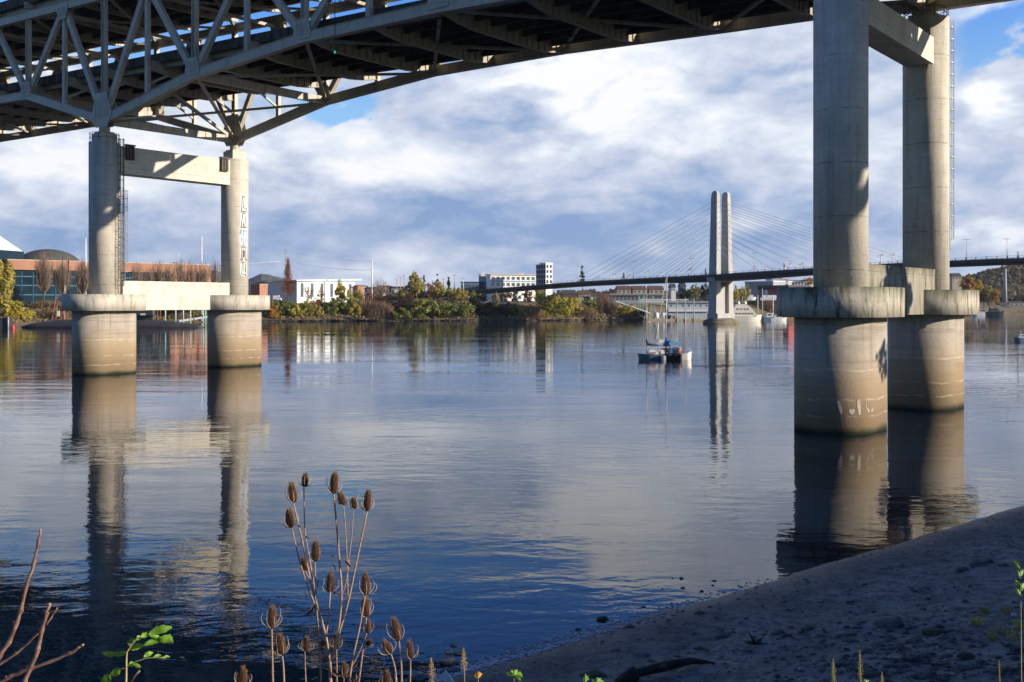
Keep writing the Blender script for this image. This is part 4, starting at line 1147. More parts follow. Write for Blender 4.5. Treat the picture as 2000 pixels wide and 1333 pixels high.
mb = MB(); p0 = pa + Vector((0, 0, -7.5)); p1 = Vector((-230, 640, 33)); mb.tube([p0, (p0 + p1) / 2 + Vector((0, 0, -1.5)), p1], .12, 4)
tag(mb.build('power_line', M_lamp, None, p0), 'power line running left from the wooden pole behind the pier', 'cable')
# white hall
sl = slab(580, 693, 551, 586, 600, 640, 40); b_ = bld('white_hall', 'white hall with a sloping flat roof and tall dark windows', sl)
boxm(sl, 8).build('wall', M_wht, b_)
a, b, e, c, zb, zt, u, v = sl
mb = MB(); rs = [(*(a - u * 2 - v * 2).xy, zt + .02), (*(b + u * 4 - v * 2).xy, zt + 1.6), (*(e + u * 4 + v).xy, zt + 1.6), (*(c - u * 2 + v).xy, zt + .02)]
mb.hexa(rs + [(x, y, z + .7) for x, y, z in rs]); mb.build('roof', M_wht, b_)
windows(b_, sl, 1, 6, M_glass2, wf=.30, hf=.8, z0=12.5, z1=zt)
sl = slab(699, 711, 559, 586, 637, 640, 8); b_ = bld('brick_annex', 'red-brown annex at the right end of the white hall', sl); boxm(sl, 8).build('wall', M_brick, b_); boxm(sl, sl[5], sl[5] + .5, .4).build('roof', M_roofd, b_)
sl = slab(520, 545, 550, 575, 650, 660, 15); b_ = bld('white_house', 'small white building between bare trees', sl); boxm(sl, 8).build('wall', M_wht, b_); boxm(sl, sl[5], sl[5] + .6, .5).build('roof', M_roofd, b_); windows(b_, sl, 1, 3, M_glass2)
sl = slab(490, 507, 556, 576, 570, 568, 8); b_ = bld('brick_hut', 'small plain orange brick hut right of the rear left column', sl); boxm(sl, 8).build('wall', M_brick, b_); boxm(sl, sl[5], sl[5] + .3, .2).build('roof', M_beige, b_)
# vehicles on the far road
def van(label, px, y, d, L, H, m_, cab=None):
    k = d / FPX; x = (px - 1000) * k; z = CH + (HY - y) * k
    o = thing('parked_van', label, 'van', Vector((x, d, z)), 'vehicles parked beyond the bank')
    mb = MB(); mb.poly_extrude([(x - L / 2, d, z + .5), (x + L / 2, d, z + .5), (x + L / 2, d, z + 1.3), (x + L / 2 - .9, d, z + 1.6), (x + L / 2 - 1.4, d, z + H), (x - L / 2, d, z + H)], (0, 2, 0)); mb.build('body', m_, o)
    for q in (-.3, .32):
        w = MB(); w.tube([(x + L * q, d - .06, z + .42), (x + L * q, d + .2, z + .42)], .42, 12); w.build('wheel', M_dark, o)
    w = MB(); w.box((x + L * .33, d - .02, z + H * .68), (L * .18, .06, H * .25)); w.build('window', M_glass2, o)
van('white box van parked right of the brick hut', 541, 588, 560, 4.6, 3.0, M_wht)
for i, (px, y, c_, lab) in enumerate([(703, 578, M_wht, 'white van at the left end of the yard'), (716, 579, M_blueg, 'blue-grey van in the yard'), (757, 580, M_wht, 'white van beyond the grey bare tree'), (768, 581, M_grayb, 'grey van beyond the grey bare tree'), (779, 575, M_wht, 'pale van below the orange masts'), (787, 576, M_grayb, 'grey van beside the tall poplar')]):
    van(lab, px, y, 640, 5.5, 2.6, c_)
# rail yard sheds behind
for px0, px1, y0, y1, m_, lab in ((688, 712, 560, 578, M_wht, 'white shed behind the yard fence, left one'), (716, 738, 563, 578, M_brick, 'red shed behind the yard'), (738, 760, 560, 577, M_beige, 'beige shed behind the yard'), (764, 792, 562, 580, M_grayb, 'grey shed behind the yard')):
    sl = slab(px0, px1, y0, y1, 700, 700, 15); b_ = bld('yard_shed', lab, sl, 'shed', 'sheds of the far yard'); boxm(sl, 9).build('wall', m_, b_); boxm(sl, sl[5], sl[5] + .7, .6).build('roof', M_roofd, b_); windows(b_, sl, 1, 4, M_glass2)
M_orng = mat('orange_mast_paint', (.50, .24, .14), (.4, .2, .12), .6, 1)
for i, (px, ty) in enumerate([(753, 550), (775, 545), (782, 541), (789, 537), (801, 541), (888, 536), (866, 544)]):
    pole(px, ty, 585, 680, 'thin orange catenary mast, %s from the left' % ordn[i], .24, ((ty + 2, 1.5),), M_orng, 'orange catenary masts', 'mast')
# white modern building with tower
sl = slab(958, 1046, 538, 562, 668, 682, 7); b_ = bld('white_office', 'long white office building with balconies behind the far deck', sl)
boxm(sl, 9).build('wall', M_wht, b_); windows(b_, sl, 2, 9, M_glass2, wf=.66, hf=.5); boxm(sl, sl[5], sl[5] + .6, .8).build('roof', M_beige, b_)
windows(b_, sl, 1, 9, M_blueg, wf=.9, hf=.10, nm='balcony')
sl = slab(935, 958, 541, 566, 700, 690, 25); b_ = bld('blue_wing', 'blue-grey glazed wing left of the white office', sl); boxm(sl, 9).build('wall', M_blueg, b_); windows(b_, sl, 3, 4, M_glass2)
boxm(sl, sl[5], sl[5] + .4, .4).build('roof', M_wht, b_)
for px, w, h, lab in ((943, 8, 6, 'white rooftop plant box on the blue-grey wing'), (952, 6, 4, 'low rooftop plant box on the blue-grey wing'), (1018, 10, 3, 'flat rooftop plant box on the white office')):
    p = at(px, 541 - 0, 700); mb = MB(); zt_ = (sl[5] if px < 960 else CH + (HY - 538) / FPX * 675) + .62
    mb.box((p.x, 702 if px < 960 else 688, zt_ + h / 4), (w * .35, 4, h / 2)); mb.box((p.x, 702 if px < 960 else 688, zt_ + h / 2 + .15), (w * .38, 4.4, .3)); tag(mb.build('rooftop_plant', M_wht, None, (p.x, 700, zt_)), lab, 'rooftop unit')
sl = slab(1047, 1066, 517, 565, 659, 655, 7); b_ = bld('glass_tower', 'square stair tower with grey glass side and white lit side', sl)
boxm(sl, 9).build('wall', M_grayb, b_); windows(b_, sl, 5, 4, M_glass, wf=.72, hf=.72)
sl = slab(1066, 1079, 516, 565, 655, 658, 6.6)
boxm(sl, 9, None, 0).build('lit_wall', M_wht, b_); windows(b_, sl, 5, 2, M_glass, wf=.6, hf=.6); boxm(sl, sl[5], sl[5] + .8, .3).build('roof', M_wht, b_)
sl = slab(900, 935, 552, 575, 690, 690, 20); b_ = bld('grey_block', 'low grey-blue block left of the glazed wing', sl); boxm(sl, 9).build('wall', M_blueg, b_); boxm(sl, sl[5], sl[5] + .5, .3).build('roof', M_roofd, b_); windows(b_, sl, 1, 5, M_glass2)
sl = slab(936, 943, 536, 560, 720, 720, 8); b_ = bld('beige_tower', 'narrow beige tower behind the glazed wing', sl); boxm(sl, 9).build('wall', M_beige, b_); boxm(sl, sl[5], sl[5] + .4, .3).build('roof', M_beige, b_); windows(b_, sl, 4, 2, M_glass2)
# white boat shed under the deck end, seen between dark trees
sl = slab(947, 968, 583, 594, 556 + 24, 556 + 26, 6); b_ = bld('boat_shed', 'pale shed with slanting roof in the dark gap below the deck', sl)
a, b, e, c, zb, zt, u, v = sl
mb = MB(); mb.hexa([(a.x, a.y, zb), (b.x, b.y, zb), (e.x, e.y, zb), (c.x, c.y, zb), (a.x, a.y, zb + .8), (b.x, b.y, zt), (e.x, e.y, zt), (c.x, c.y, zb + .8)]); mb.build('wall', M_wht, b_)
mb = MB(); mb.hexa([(a.x - .3, a.y - .3, zb + .83), (b.x + .3, b.y - .3, zt + .03), (e.x + .3, e.y + .3, zt + .03), (c.x - .3, c.y + .3, zb + .83), (a.x - .3, a.y - .3, zb + 1.0), (b.x + .3, b.y - .3, zt + .2), (e.x + .3, e.y + .3, zt + .2), (c.x - .3, c.y + .3, zb + 1.0)]); mb.build('roof', M_beige, b_)
# houses and sheds behind the sunlit bushes
def gable(label, px0, px1, y0, y1, d, wall, roof, depth=14, group='houses beyond the sunlit bushes', name='house', rise=3, win=3):
    sl = slab(px0, px1, y0, y1, d, d, depth); a, b, e, c, zb, zt, u, v = sl; b_ = bld(name, label, sl, 'house', group)
    boxm(sl, 8, zt).build('wall', wall, b_)
    mb = MB(); m1 = (a + c) / 2; m2 = (b + e) / 2
    def q(p, z): return (p.x, p.y, z)
    A_, B_, E_, C_ = a - u * .4 - v * .5, b + u * .4 - v * .5, e + u * .4 + v * .5, c - u * .4 + v * .5
    mb.add([q(A_, zt + .02), q(B_, zt + .02), q(E_, zt + .02), q(C_, zt + .02), q(m1 - u * .4, zt + rise), q(m2 + u * .4, zt + rise)], [(0, 3, 2, 1), (0, 1, 5, 4), (2, 3, 4, 5), (1, 2, 5), (3, 0, 4)]); mb.build('roof', roof, b_)
    windows(b_, sl, 1, win, M_glass2, wf=.5, hf=.45, z0=zt - 3.2, z1=zt)
M_rroof = mat('brown_tile_roof', (.16, .085, .06), (.11, .06, .045), .9, .4)
for l, a_, b2, y0, y1, wl, rf in (('pale house with brown roof under the left part of the deck', 985, 1003, 575, 585, M_wht, M_rroof), ('white house beside the dark scrub', 1008, 1020, 574, 585, M_wht, M_roofd), ('beige house below the deck', 1028, 1042, 574, 586, M_beige, M_rroof),
        ('blue house left of the tall lime bush', 1044, 1058, 572, 585, M_blueg, M_roofd), ('brick house with wide roof below the deck', 1098, 1124, 574, 585, M_rroof, M_roofd), ('orange-brown house in the middle of the row', 1130, 1152, 575, 586, M_beige, M_rroof),
        ('white low house left of the tawny bush', 1140, 1165, 580, 590, M_wht, M_roofd), ('long brown-roofed house right of the tawny bush', 1206, 1232, 566, 572, M_beige, M_rroof), ('brown-roofed house behind the green frames', 1236, 1262, 566, 572, M_beige, M_rroof), ('second brown-roofed house behind the green frames', 1268, 1296, 566, 572, M_beige, M_rroof),
        ('small white gabled house above the floating office', 1311, 1320, 562, 574, M_wht, M_roofd), ('pale blue house right of the small white gabled one', 1330, 1340, 560, 572, M_blueg, M_roofd)):
    gable(l, a_, b2, y0, y1, 760, wl, rf)
# grey-roofed landing building
sl = slab(1195, 1300, 577, 590, 640, 640, 20); b_ = bld('landing_building', 'long low building with a wide grey roof above the gangway', sl)
boxm(sl, 8, sl[5] - .02).build('wall', M_grayb, b_); boxm(sl, sl[5], sl[5] + 1.1, 1.2).build('roof', mat('warm_grey_roof', (.30, .26, .23), (.24, .21, .19), .8, .4), b_); windows(b_, sl, 1, 14, M_glass2, wf=.7, hf=.5, z0=sl[4], z1=sl[5])
sl = slab(1250, 1345, 585, 589, 632, 632, 3); b_ = bld('white_pier_rail', 'white deck railing in front of the low grey-roofed building', sl, 'railing'); boxm(sl, sl[5] - .5, sl[5]).build('rail', M_wht, b_); boxm(sl, sl[4] - .5, sl[4]).build('deck_edge', M_wht, b_)
for k in range(24):
    p = sl[0].lerp(sl[1], k / 23); mb = MB(); mb.box((p.x, p.y, (sl[4] + sl[5]) / 2 - .25), (.15, .15, sl[5] - sl[4] - .5)); mb.build('post', M_wht, b_)
# gangway
o = thing('gangway', 'long white gangway sloping down from the bank to the floating dock', 'gangway', at(1203, 589, 590))
mb = MB(); p0, p1 = at(1203, 589, 590), at(1269, 612, 570); mb.bar(p0, p1, 1.8, .35); mb.build('walkway', M_wht, o)
mb = MB()
for sg in (-.85, .85):
    mb.bar(p0 + Vector((0, sg, 1.2)), p1 + Vector((0, sg, 1.2)), .08, .1)
    for k in range(15): q = p0.lerp(p1, k / 14) + Vector((0, sg, 0)); mb.bar(q, q + Vector((0, 0, 1.2)), .07, .07)
mb.build('railing', M_teal, o)
# green frames and piles
def pile(px, ty, label, d=575, r_=.25, by=None, m_=M_teal, grp='pale green mooring piles'):
    k = d / FPX; x = (px - 1000) * k; mb = MB(); zt = CH + (HY - ty) * k
    mb.tube([(x, d, -1.5), (x, d, zt)], r_, 10); mb.tube([(x, d, zt), (x, d, zt + .7)], [r_ * 1.15, .05], 10)
    tag(mb.build('mooring_pile', m_, None, (x, d, 0)), label, 'mooring pile', grp)
def aframe(px, ty, by, d, w, label):
    k = d / FPX; x = (px - 1000) * k; zt = CH + (HY - ty) * k; zb = CH + (HY - by) * k
    o = thing('steel_trestle', label, 'steel frame', Vector((x, d, zb)), 'green steel frames of the landing')
    for sg in (-1, 1):
        mb = MB(); mb.bar((x + sg * w / 2, d, zb), (x, d, zt), .35, .35); mb.build('leg', M_teal, o)
    mb = MB(); 
    for f in (.25, .5, .75): mb.bar((x - w / 2 * (1 - f), d, zb + (zt - zb) * f), (x + w / 2 * (1 - f), d, zb + (zt - zb) * f), .2, .2)
    mb.box((x, d, zt), (1.2, .6, .5)); mb.build('crosspiece', M_teal, o)
aframe(1249, 574, 606, 580, 1.6, 'left green steel frame of the landing'); aframe(1258, 573, 606, 580, 1.6, 'middle green steel frame of the landing'); aframe(1275, 580, 628, 570, 5, 'wide green A-shaped frame standing in the water')
for px, ty, l in ((1338, 583, 'tall green pile before the left end of the floating office'), (1355, 585, 'green pile before the middle of the floating office'), (1489, 566, 'tall pale pile right of the white yacht'), (1322, 590, 'short green pile at the dock')):
    pile(px, ty, l, 560)
pile(1480, 578, 'thin white pile in front of the yacht bow', 560, .2, m_=M_lamp); pile(1510, 578, 'thin white pile beside the red shed', 560, .25, m_=M_lamp)
for i, (px, ty, d) in enumerate([(323, 606, 430), (343, 606, 430), (358, 606, 430), (372, 606, 430), (397, 606, 420), (401.5, 606, 436)]):
    pile(px, ty - 12, 'pale green pile seen under the concrete strut, %s from the left' % ordn[i], d, .28)
for i, (px, d) in enumerate([(307, 445), (313, 446), (378, 445)]):
    pile(px, 606 - 8, 'rusty brown pile behind the green ones, %s from the left' % ordn[i], d, .35, m_=mat('rusty_pile', (.16, .07, .045), (.10, .05, .03), .9, 1), grp='rusty mooring piles')
# dock, floating office
o = thing('floating_dock', 'low tan floating dock left of the pylon foot', 'dock', (at(1330, 620, 560).x, 560, 0))
mb = MB(); p0 = at(1265, 0, 562); p1 = at(1385, 0, 562); mb.hexa([(p0.x, 560, -.3), (p1.x, 560, -.3), (p1.x, 566, -.3), (p0.x, 566, -.3), (p0.x, 560, 1.0), (p1.x, 560, 1.0), (p1.x, 566, 1.0), (p0.x, 566, 1.0)]); mb.build('float', M_beige, o)
mb = MB()
for k in range(12): q = p0.lerp(p1, (k + .5) / 12); mb.box((q.x, 560.3, 1.5), (.4, .4, 1.0))
mb.build('bollard', M_wht, o)
sl = slab(1305, 1386, 592, 614, 575, 575, 10); b_ = bld('floating_office', 'two-storey grey floating office with square windows and white balcony', sl)
boxm(sl, .5).build('wall', mat('light_grey_siding', (.50, .52, .56), (.42, .44, .48), .7, .4), b_); boxm(sl, sl[5], sl[5] + .9, .8).build('roof', M_grayb, b_)
windows(b_, sl, 2, 7, M_glass, wf=.24, hf=.28); boxm(sl, 5.0, 5.9, 0, .9).build('balcony', M_wht, b_)
for px, w, m_, l in ((1283, 2.6, M_wht, 'round white tank on the dock'), (1296, 3.0, M_wht, 'white box on the dock beside the tank'), (1315, 2.0, M_orng, 'small orange crate on the dock'), (1306, 2.4, M_glass, 'dark covered skiff on the dock')):
    p = at(px, 0, 561); mb = MB()
    if 'tank' in l: mb.tube([(p.x, 563, 1.01), (p.x, 563, 4.2)], [1.6, 1.6], 16); mb.tube([(p.x, 563, 4.2), (p.x, 563, 4.7)], [1.6, .3], 16)
    else: mb.box((p.x, 562.5, 1.01 + w * .4), (w, 2, w * .8)); mb.box((p.x, 562.5, 1.03 + w * .8 + .1), (w * 1.08, 2.2, .2))
    tag(mb.build({'round white tank on the dock': 'tank', 'dark covered skiff on the dock': 'covered_skiff'}.get(l, 'dock_box'), m_, None, (p.x, 562.5, 1.0)), l, 'tank' if 'tank' in l else ('boat' if 'skiff' in l else 'box'))
# white yacht
def hull(mb, x0, x1, y, w, h, bow=1.0, z0=0):
    """pointed hull from stern x0 to bow x1"""
    n = 10; L = x1 - x0; rings = []
    for i in range(n + 1):
        f = i / n; ww = w / 2 * (1 - max(0, (f - .45) / .55) ** 2.2) + .02; hh = h * (1 + .25 * f * f * bow)
        xx = x0 + L * f; rings.append([(xx - L * .10 * f * 0, y - ww, z0 + hh), (xx - L * .06 * (f > .5) * (f - .5) * 2, y - ww * .78, z0 - .25), (xx - L * .06 * (f > .5) * (f - .5) * 2, y + ww * .78, z0 - .25), (xx, y + ww, z0 + hh)])
    vs = [p for r_ in rings for p in r_]
    fs = []
    for i in range(n):
        for j in range(4): fs.append((i * 4 + j, i * 4 + (j + 1) % 4, (i + 1) * 4 + (j + 1) % 4, (i + 1) * 4 + j))
    fs += [(3, 2, 1, 0), (n * 4, n * 4 + 1, n * 4 + 2, n * 4 + 3)]
    mb.add(vs, fs)
d = 535; k = d / FPX; X = lambda px: (px - 1000) * k; Z = lambda py: CH + (HY - py) * k
M_cream = mat('cream_yacht_paint', (.80, .76, .66), (.74, .70, .60), .4, .5)
o = thing('motor_yacht', 'large cream-white motor yacht moored right of the pylon foot', 'yacht', (X(1455), d, 0))
mb = MB(); hull(mb, X(1430), X(1488), d, 5, 2.9, 1.2); mb.build('hull', M_cream, o)
mb = MB(); mb.poly_extrude([(X(1430), d - 2.2, 2.6), (X(1478), d - 2.2, 3.0), (X(1472), d - 2.2, 5.4), (X(1430), d - 2.2, 5.4)], (0, 4.4, 0)); mb.build('main_deck', M_cream, o)
mb = MB(); mb.poly_extrude([(X(1430), d - 2.0, 5.41), (X(1472), d - 2.0, 5.41), (X(1464), d - 2.0, 7.9), (X(1432), d - 2.0, 7.9)], (0, 4.0, 0)); mb.build('upper_deck', M_cream, o)
mb = MB(); mb.poly_extrude([(X(1434), d - 1.7, 7.91), (X(1464), d - 1.7, 7.91), (X(1456), d - 1.7, 9.3), (X(1438), d - 1.7, 9.3)], (0, 3.4, 0)); mb.build('flybridge', M_cream, o)
for px in (1439, 1446, 1453, 1459): mb = MB(); mb.box((X(px), d - 2.06, 6.7), (.9, .1, .55)); mb.build('porthole', M_glass, o)
for px in (1437, 1443, 1449, 1455, 1461, 1467): mb = MB(); mb.box((X(px), d - 2.26, 4.3), (.9, .1, .55)); mb.build('porthole', M_glass, o)
for px in (1443, 1456): mb = MB(); mb.tube([(X(px), d, 9.3), (X(px) - .6, d, 11)], [.9, .5], 8); mb.build('funnel', M_cream, o)
mb = MB(); mb.tube([(X(1450), d, 9.3), (X(1450), d, 13.5)], .12, 6); mb.build('mast', M_lamp, o)
# red shed, grey hall, white blocks right of the pylon
M_redb = mat('red_shed_paint', (.55, .09, .10), (.40, .07, .08), .7, .2)
sl = slab(1482, 1540, 566, 580, 720, 700, 25); b_ = bld('red_shed', 'red shed under a dark roof right of the pylon', sl, 'shed'); boxm(sl, 8).build('wall', M_redb, b_); boxm(sl, sl[5], sl[5] + 3.0, .5).build('roof', M_roofd, b_); windows(b_, sl, 1, 2, M_wht, wf=.25, hf=.9)
sl = slab(1455, 1510, 551, 563, 800, 780, 25); b_ = bld('grey_hall', 'grey hall behind the red shed', sl); boxm(sl, 8).build('wall', M_grayb, b_); boxm(sl, sl[5], sl[5] + .6, .5).build('roof', M_wht, b_); windows(b_, sl, 1, 6, M_glass2)
sl = slab(1508, 1540, 546, 560, 790, 790, 20); b_ = bld('white_block', 'white flat-roofed block above the red shed', sl); boxm(sl, 8).build('wall', M_wht, b_); windows(b_, sl, 2, 5, M_glass2, hf=.4); boxm(sl, sl[5], sl[5] + .5, .4).build('roof', M_grayb, b_)
sl = slab(1527, 1539, 541, 546, 795, 795, 8); b_ = bld('roof_block', 'small white block on top of the white flat-roofed one', sl); boxm(sl, sl[4] - 1.2).build('wall', M_wht, b_); boxm(sl, sl[5], sl[5] + .3, .3).build('roof', M_wht, b_)
sl = slab(1540, 1600, 549, 558, 800, 800, 20); b_ = bld('pale_terrace', 'long pale building just above the mossy cap', sl); boxm(sl, 8).build('wall', M_wht, b_); windows(b_, sl, 1, 10, M_glass2); boxm(sl, sl[5], sl[5] + .5, .4).build('roof', M_rroof, b_)
for i, (px, w) in enumerate([(1468, 9), (1493, 8), (1503, 8), (1512, 10), (1523, 7)]):
    p = at(px, 583, 680); mb = MB(); L = w * .34
    hull(mb, p.x - L, p.x + L, 680, 2.5, 1.6, 1, 12); mb.box((p.x - .4, 680, 14.5), (L, 1.8, 1.5)); tag(mb.build('stored_boat', M_wht, None, (p.x, 680, 12)), 'white boat stored ashore below the red shed, %s from the left' % ordn[i], 'boat', 'boats stored ashore')
# right bank boats and boathouse
def motorboat(label, px, wl, L, H, cab, m_h, m_c, group='moored motorboats', flip=1):
    d = 19600 / (wl - HY); k = d / FPX; x = (px - 1000) * k
    o = thing('motorboat', label, 'boat', Vector((x, d, 0)), group)
    mb = MB(); 
    if flip > 0: hull(mb, x - L / 2, x + L / 2, d, L * .3, H)
    else: hull(mb, x + L / 2, x - L / 2, d, L * .3, H)
    mb.build('hull', m_h, o)
    mb = MB(); w2 = L * .13
    mb.poly_extrude([(x - L * .32 * flip, d - w2, H * .9), (x + L * .22 * flip, d - w2, H * .9), (x + L * .10 * flip, d - w2, H + cab), (x - L * .28 * flip, d - w2, H + cab)], (0, 2 * w2, 0)); c_ = mb.build('cabin', m_c, o)
    mb = MB(); mb.box((x - L * .08 * flip, d - w2 - .02, H + cab * .6), (L * .26, .06, cab * .35)); mb.build('window', M_glass, o)
    mb = MB(); mb.tube([(x, d, H + cab), (x, d, H + cab * 2.1)], .05, 5); mb.build('mast', M_lamp, o)
motorboat('white and blue motorboat cut by the right edge of the picture', 1994, 667, 3.6, .9, .9, M_blueg, M_wht, flip=-1)
motorboat('pale cabin boat moored right of the rear mossy cap', 1921, 616.5, 12, 2.2, 3, M_wht, M_grayb)
motorboat('small white boat at the foot of the orange oak', 1908, 616, 9, 1.6, 3, M_wht, M_wht, flip=-1)
motorboat('dark covered boat between the pale boats and the boathouse', 1944, 617, 14, 3.0, 2.8, M_glass, M_dark)
motorboat('blue-grey boat moored between the yacht and the mossy cap', 1505, 627, 8, 2.0, 2.2, M_blueg, M_wht)
motorboat('white cruiser peeking out beside the mossy cap', 1521, 627.5, 9, 1.6, 1.8, M_wht, M_wht)
gable('little white boathouse on the right bank', 1954, 1972, 596, 614, 815, M_wht, M_roofd, 8, 'right bank buildings', 'boathouse', 2)
gable('beige house on the right bank beside the rear column', 1860, 1878, 540, 575, 900, M_beige, M_roofd, 10, 'right bank buildings', 'house', 3)
gable('low grey building on the far right bank', 1972, 2000, 592, 603, 880, M_grayb, M_roofd, 10, 'right bank buildings', 'house', 1.5)
for px in (1963,):
    pole(px, 525, 575, 870, 'pale concrete pillar under the far deck at the right', 1.6, (), M_grayb, None, 'bridge pillar')
# ---------------------------------------------------------------- submarine, dolphin, tower, buoy
d = 405; k = d / FPX; X = lambda px: (px - 1000) * k
M_sub = mat('black_submarine_paint', (.035, .037, .042), (.06, .06, .062), .45, .3)
o = thing('submarine', 'long black museum submarine lying low behind the left pier', 'submarine', (X(220), d, 0))
pts = []; rd = []
for i in range(21):
    f = i / 20; pts.append((X(42 + 358 * f), d, .25 + 1.6 * math.sin(math.pi * min(1, f * 1.15)) ** .7 * .55)); rd.append(.25 + 2.6 * max(0, math.sin(math.pi * f)) ** .55)
mb = MB(); mb.tube(pts, rd, 14); mb.build('hull', M_sub, o)
mb = MB(); mb.prism([(X(268) , d - 1), (X(300), d - 1.1), (X(303), d), (X(300), d + 1.1), (X(268), d + 1)], 2.5, 7.3); mb.build('sail', M_sub, o)
mb = MB(); mb.box((X(281), d - 1.09, 5.2), (2.0, .12, 1.1)); mb.build('white_plate', M_wht, o)
mb = MB(); mb.box((X(287), d, 5.0), (7.5, 6.5, .25)); mb.build('sail_plane', M_sub, o)
mb = MB()
for i in range(18): q = X(60 + i * 19); mb.box((q, d - 1.2, 3.4 if 3 < i < 14 else 2.6), (.06, .06, 1.2))
mb.build('stanchion', M_galv, o)
X = lambda px: (px - 1000) * 395 / FPX
o = thing('mooring_dolphin', 'dark square mooring box with a pale pile at the left edge', 'mooring dolphin', (X(14), 395, 0))
mb = MB(); mb.box((X(12), 395, 1.6), (3.6, 3.2, 4.6)); mb.box((X(12), 395, 4.0), (3.9, 3.5, .3)); mb.build('box', M_sub, o)
mb = MB(); mb.tube([(X(21), 393, -1), (X(21), 393, 4.6)], .28, 8); mb.build('pile', M_galv, o)
mb = MB(); p = at(25.5, 0, 385); mb.tube([(p.x, 385, -.3), (p.x, 385, .4), (p.x, 385, 1.1), (p.x, 385, 1.9)], [.7, .75, .45, .1], 12); tag(mb.build('buoy', M_red, None, (p.x, 385, 0)), 'small red buoy floating beside the dark mooring box', 'buoy')
d = 442; k = d / FPX; X = lambda px: (px - 1000) * k; Z = lambda py: CH + (HY - py) * k
M_rf = mat('rust_frame_metal', (.32, .15, .10), (.2, .1, .08), .8, 1)
o = thing('frame_tower', 'reddish tapering frame tower on the bank left of the pier', 'tower', (X(116), d, Z(624)))
for a_, b2, dy in ((104, 111, -1.2), (128, 122, -1.2), (107, 112, 1.2), (125, 121, 1.2)):
    mb = MB(); mb.bar((X(a_), d + dy, Z(624)), (X(b2), d + dy * .3, Z(580)), .35, .35); mb.build('leg', M_rf, o)
for f in (0, .3, .6, .99):
    mb = MB(); xl = X(104 + 7 * f); xr = X(128 - 6 * f); mb.bar((xl, d - 1.2 + .9 * f, Z(624 - 44 * f)), (xr, d - 1.2 + .9 * f, Z(624 - 44 * f)), .25, .25); mb.build('cross_rung', M_rf, o)
mb = MB(); mb.bar((X(104), d - 1.2, Z(624)), (X(126), d - .9, Z(610)), .15, .15); mb.build('brace', M_rf, o)
mb = MB(); mb.box((X(117), d - 1.6, Z(613)), (1.1, .3, 2.4)); mb.build('panel', M_wht, o)
# low walkway behind the submarine's stern
mb = MB(); mb.bar(at(345, 628, 440), at(412, 618, 452), 2, .9); tag(mb.build('dock_ramp', M_grayb, None, at(345, 628, 440)), 'pale sloping ramp seen under the concrete strut', 'ramp')

# ---------------------------------------------------------------- moored sailing boats
d = 178.0; k = d / FPX; X = lambda px: (px - 1000) * k; Z = lambda py: CH + (HY - py) * k
M_hb = mat('blue_grey_hull', (.13, .20, .27), (.10, .16, .22), .4, 1); M_nav = mat('navy_canvas', (.02, .025, .05), (.03, .035, .06), .8, 2)
M_tarp = mat('blue_tarp', (.03, .16, .42), (.02, .12, .34), .6, 2); M_tarp2 = mat('light_blue_tarp', (.16, .36, .62), (.12, .3, .55), .6, 2)
M_mast = mat('aluminium_mast', (.55, .53, .50), (.45, .44, .42), .4, 2, metallic=.2); M_skin = mat('salmon_canvas', (.55, .32, .24), (.45, .27, .2), .8, 3); M_bk = mat('black_hull', (.02, .02, .022), (.035, .03, .03), .5, 1)
o = thing('sailboat', 'blue-grey sailing boat with white cabin and navy sail cover, leftmost of the moored cluster', 'sailboat', (X(1270), d, 0), 'moored sailing boats')
mb = MB(); hull(mb, X(1292), X(1244), d - 1, 2.3, .95, .6); mb.build('hull', M_hb, o)
mb = MB(); mb.poly_extrude([(X(1260), d - 1.8, .9), (X(1284), d - 1.8, .9), (X(1281), d - 1.7, 1.45), (X(1275), d - 1.65, 1.75), (X(1267), d - 1.65, 1.7)], (0, 1.5, 0)); mb.build('cabin', M_wht, o)
mb = MB(); mb.box((X(1272), d - 1.85, 1.25), (1.2, .06, .3)); mb.build('window', M_skin, o)
mb = MB(); mb.tube([(X(1262), d - 1, .9), (X(1261.5), d - 1, Z(560))], [.08, .05], 8); mb.build('mast', M_mast, o)
mb = MB(); mb.tube([(X(1261), d - 1, Z(664)), (X(1263), d - 1, Z(672)), (X(1285), d - 1, Z(675))], [.16, .24, .16], 8); mb.build('sail_cover', M_nav, o)
mb = MB(); mb.tube([(X(1262), d - 1, Z(592)), (X(1246), d - 1, 1.1)], .018, 4); mb.build('stay', M_mast, o)
mb = MB(); mb.tube([(X(1252), d - 1, Z(629.5)), (X(1269), d - 1, Z(629.5))], .04, 4); mb.build('spreader', M_mast, o)
o = thing('sailboat', 'dark hulled sailing boat with blue tarps and tall mast amid the moored cluster', 'sailboat', (X(1305), d, 0), 'moored sailing boats')
mb = MB(); hull(mb, X(1345), X(1287), d + .8, 2.6, .9, .6); mb.build('hull', M_bk, o)
mb = MB(); mb.tube([(X(1302), d + .8, .5), (X(1304), d + .8, Z(534))], [.11, .07], 8); mb.build('mast', M_mast, o)
mb = MB(); mb.tube([(X(1303.5), d + .8, Z(537)), (X(1281), d + .8, Z(664))], [.05, .10], 8); mb.build('furled_jib', mat('dirty_sailcloth', (.50, .44, .36), (.4, .35, .28), .8, 2), o)
mb = MB(); mb.tube([(X(1302), d + .8, Z(660)), (X(1303), d + .8, Z(668)), (X(1325), d + .8, Z(671))], [.15, .2, .13], 8); mb.build('sail_cover', M_nav, o)
def tarp(pts, m_, nm='tarp'):
    mb = MB(); mb.poly_extrude(pts, (0, 1.6, -.03)); mb.build(nm, m_, o)
tarp([(X(1296), d - .4, Z(677)), (X(1301), d - .4, Z(664)), (X(1309), d - .4, Z(675)), (X(1308), d - .4, Z(677))], M_tarp)
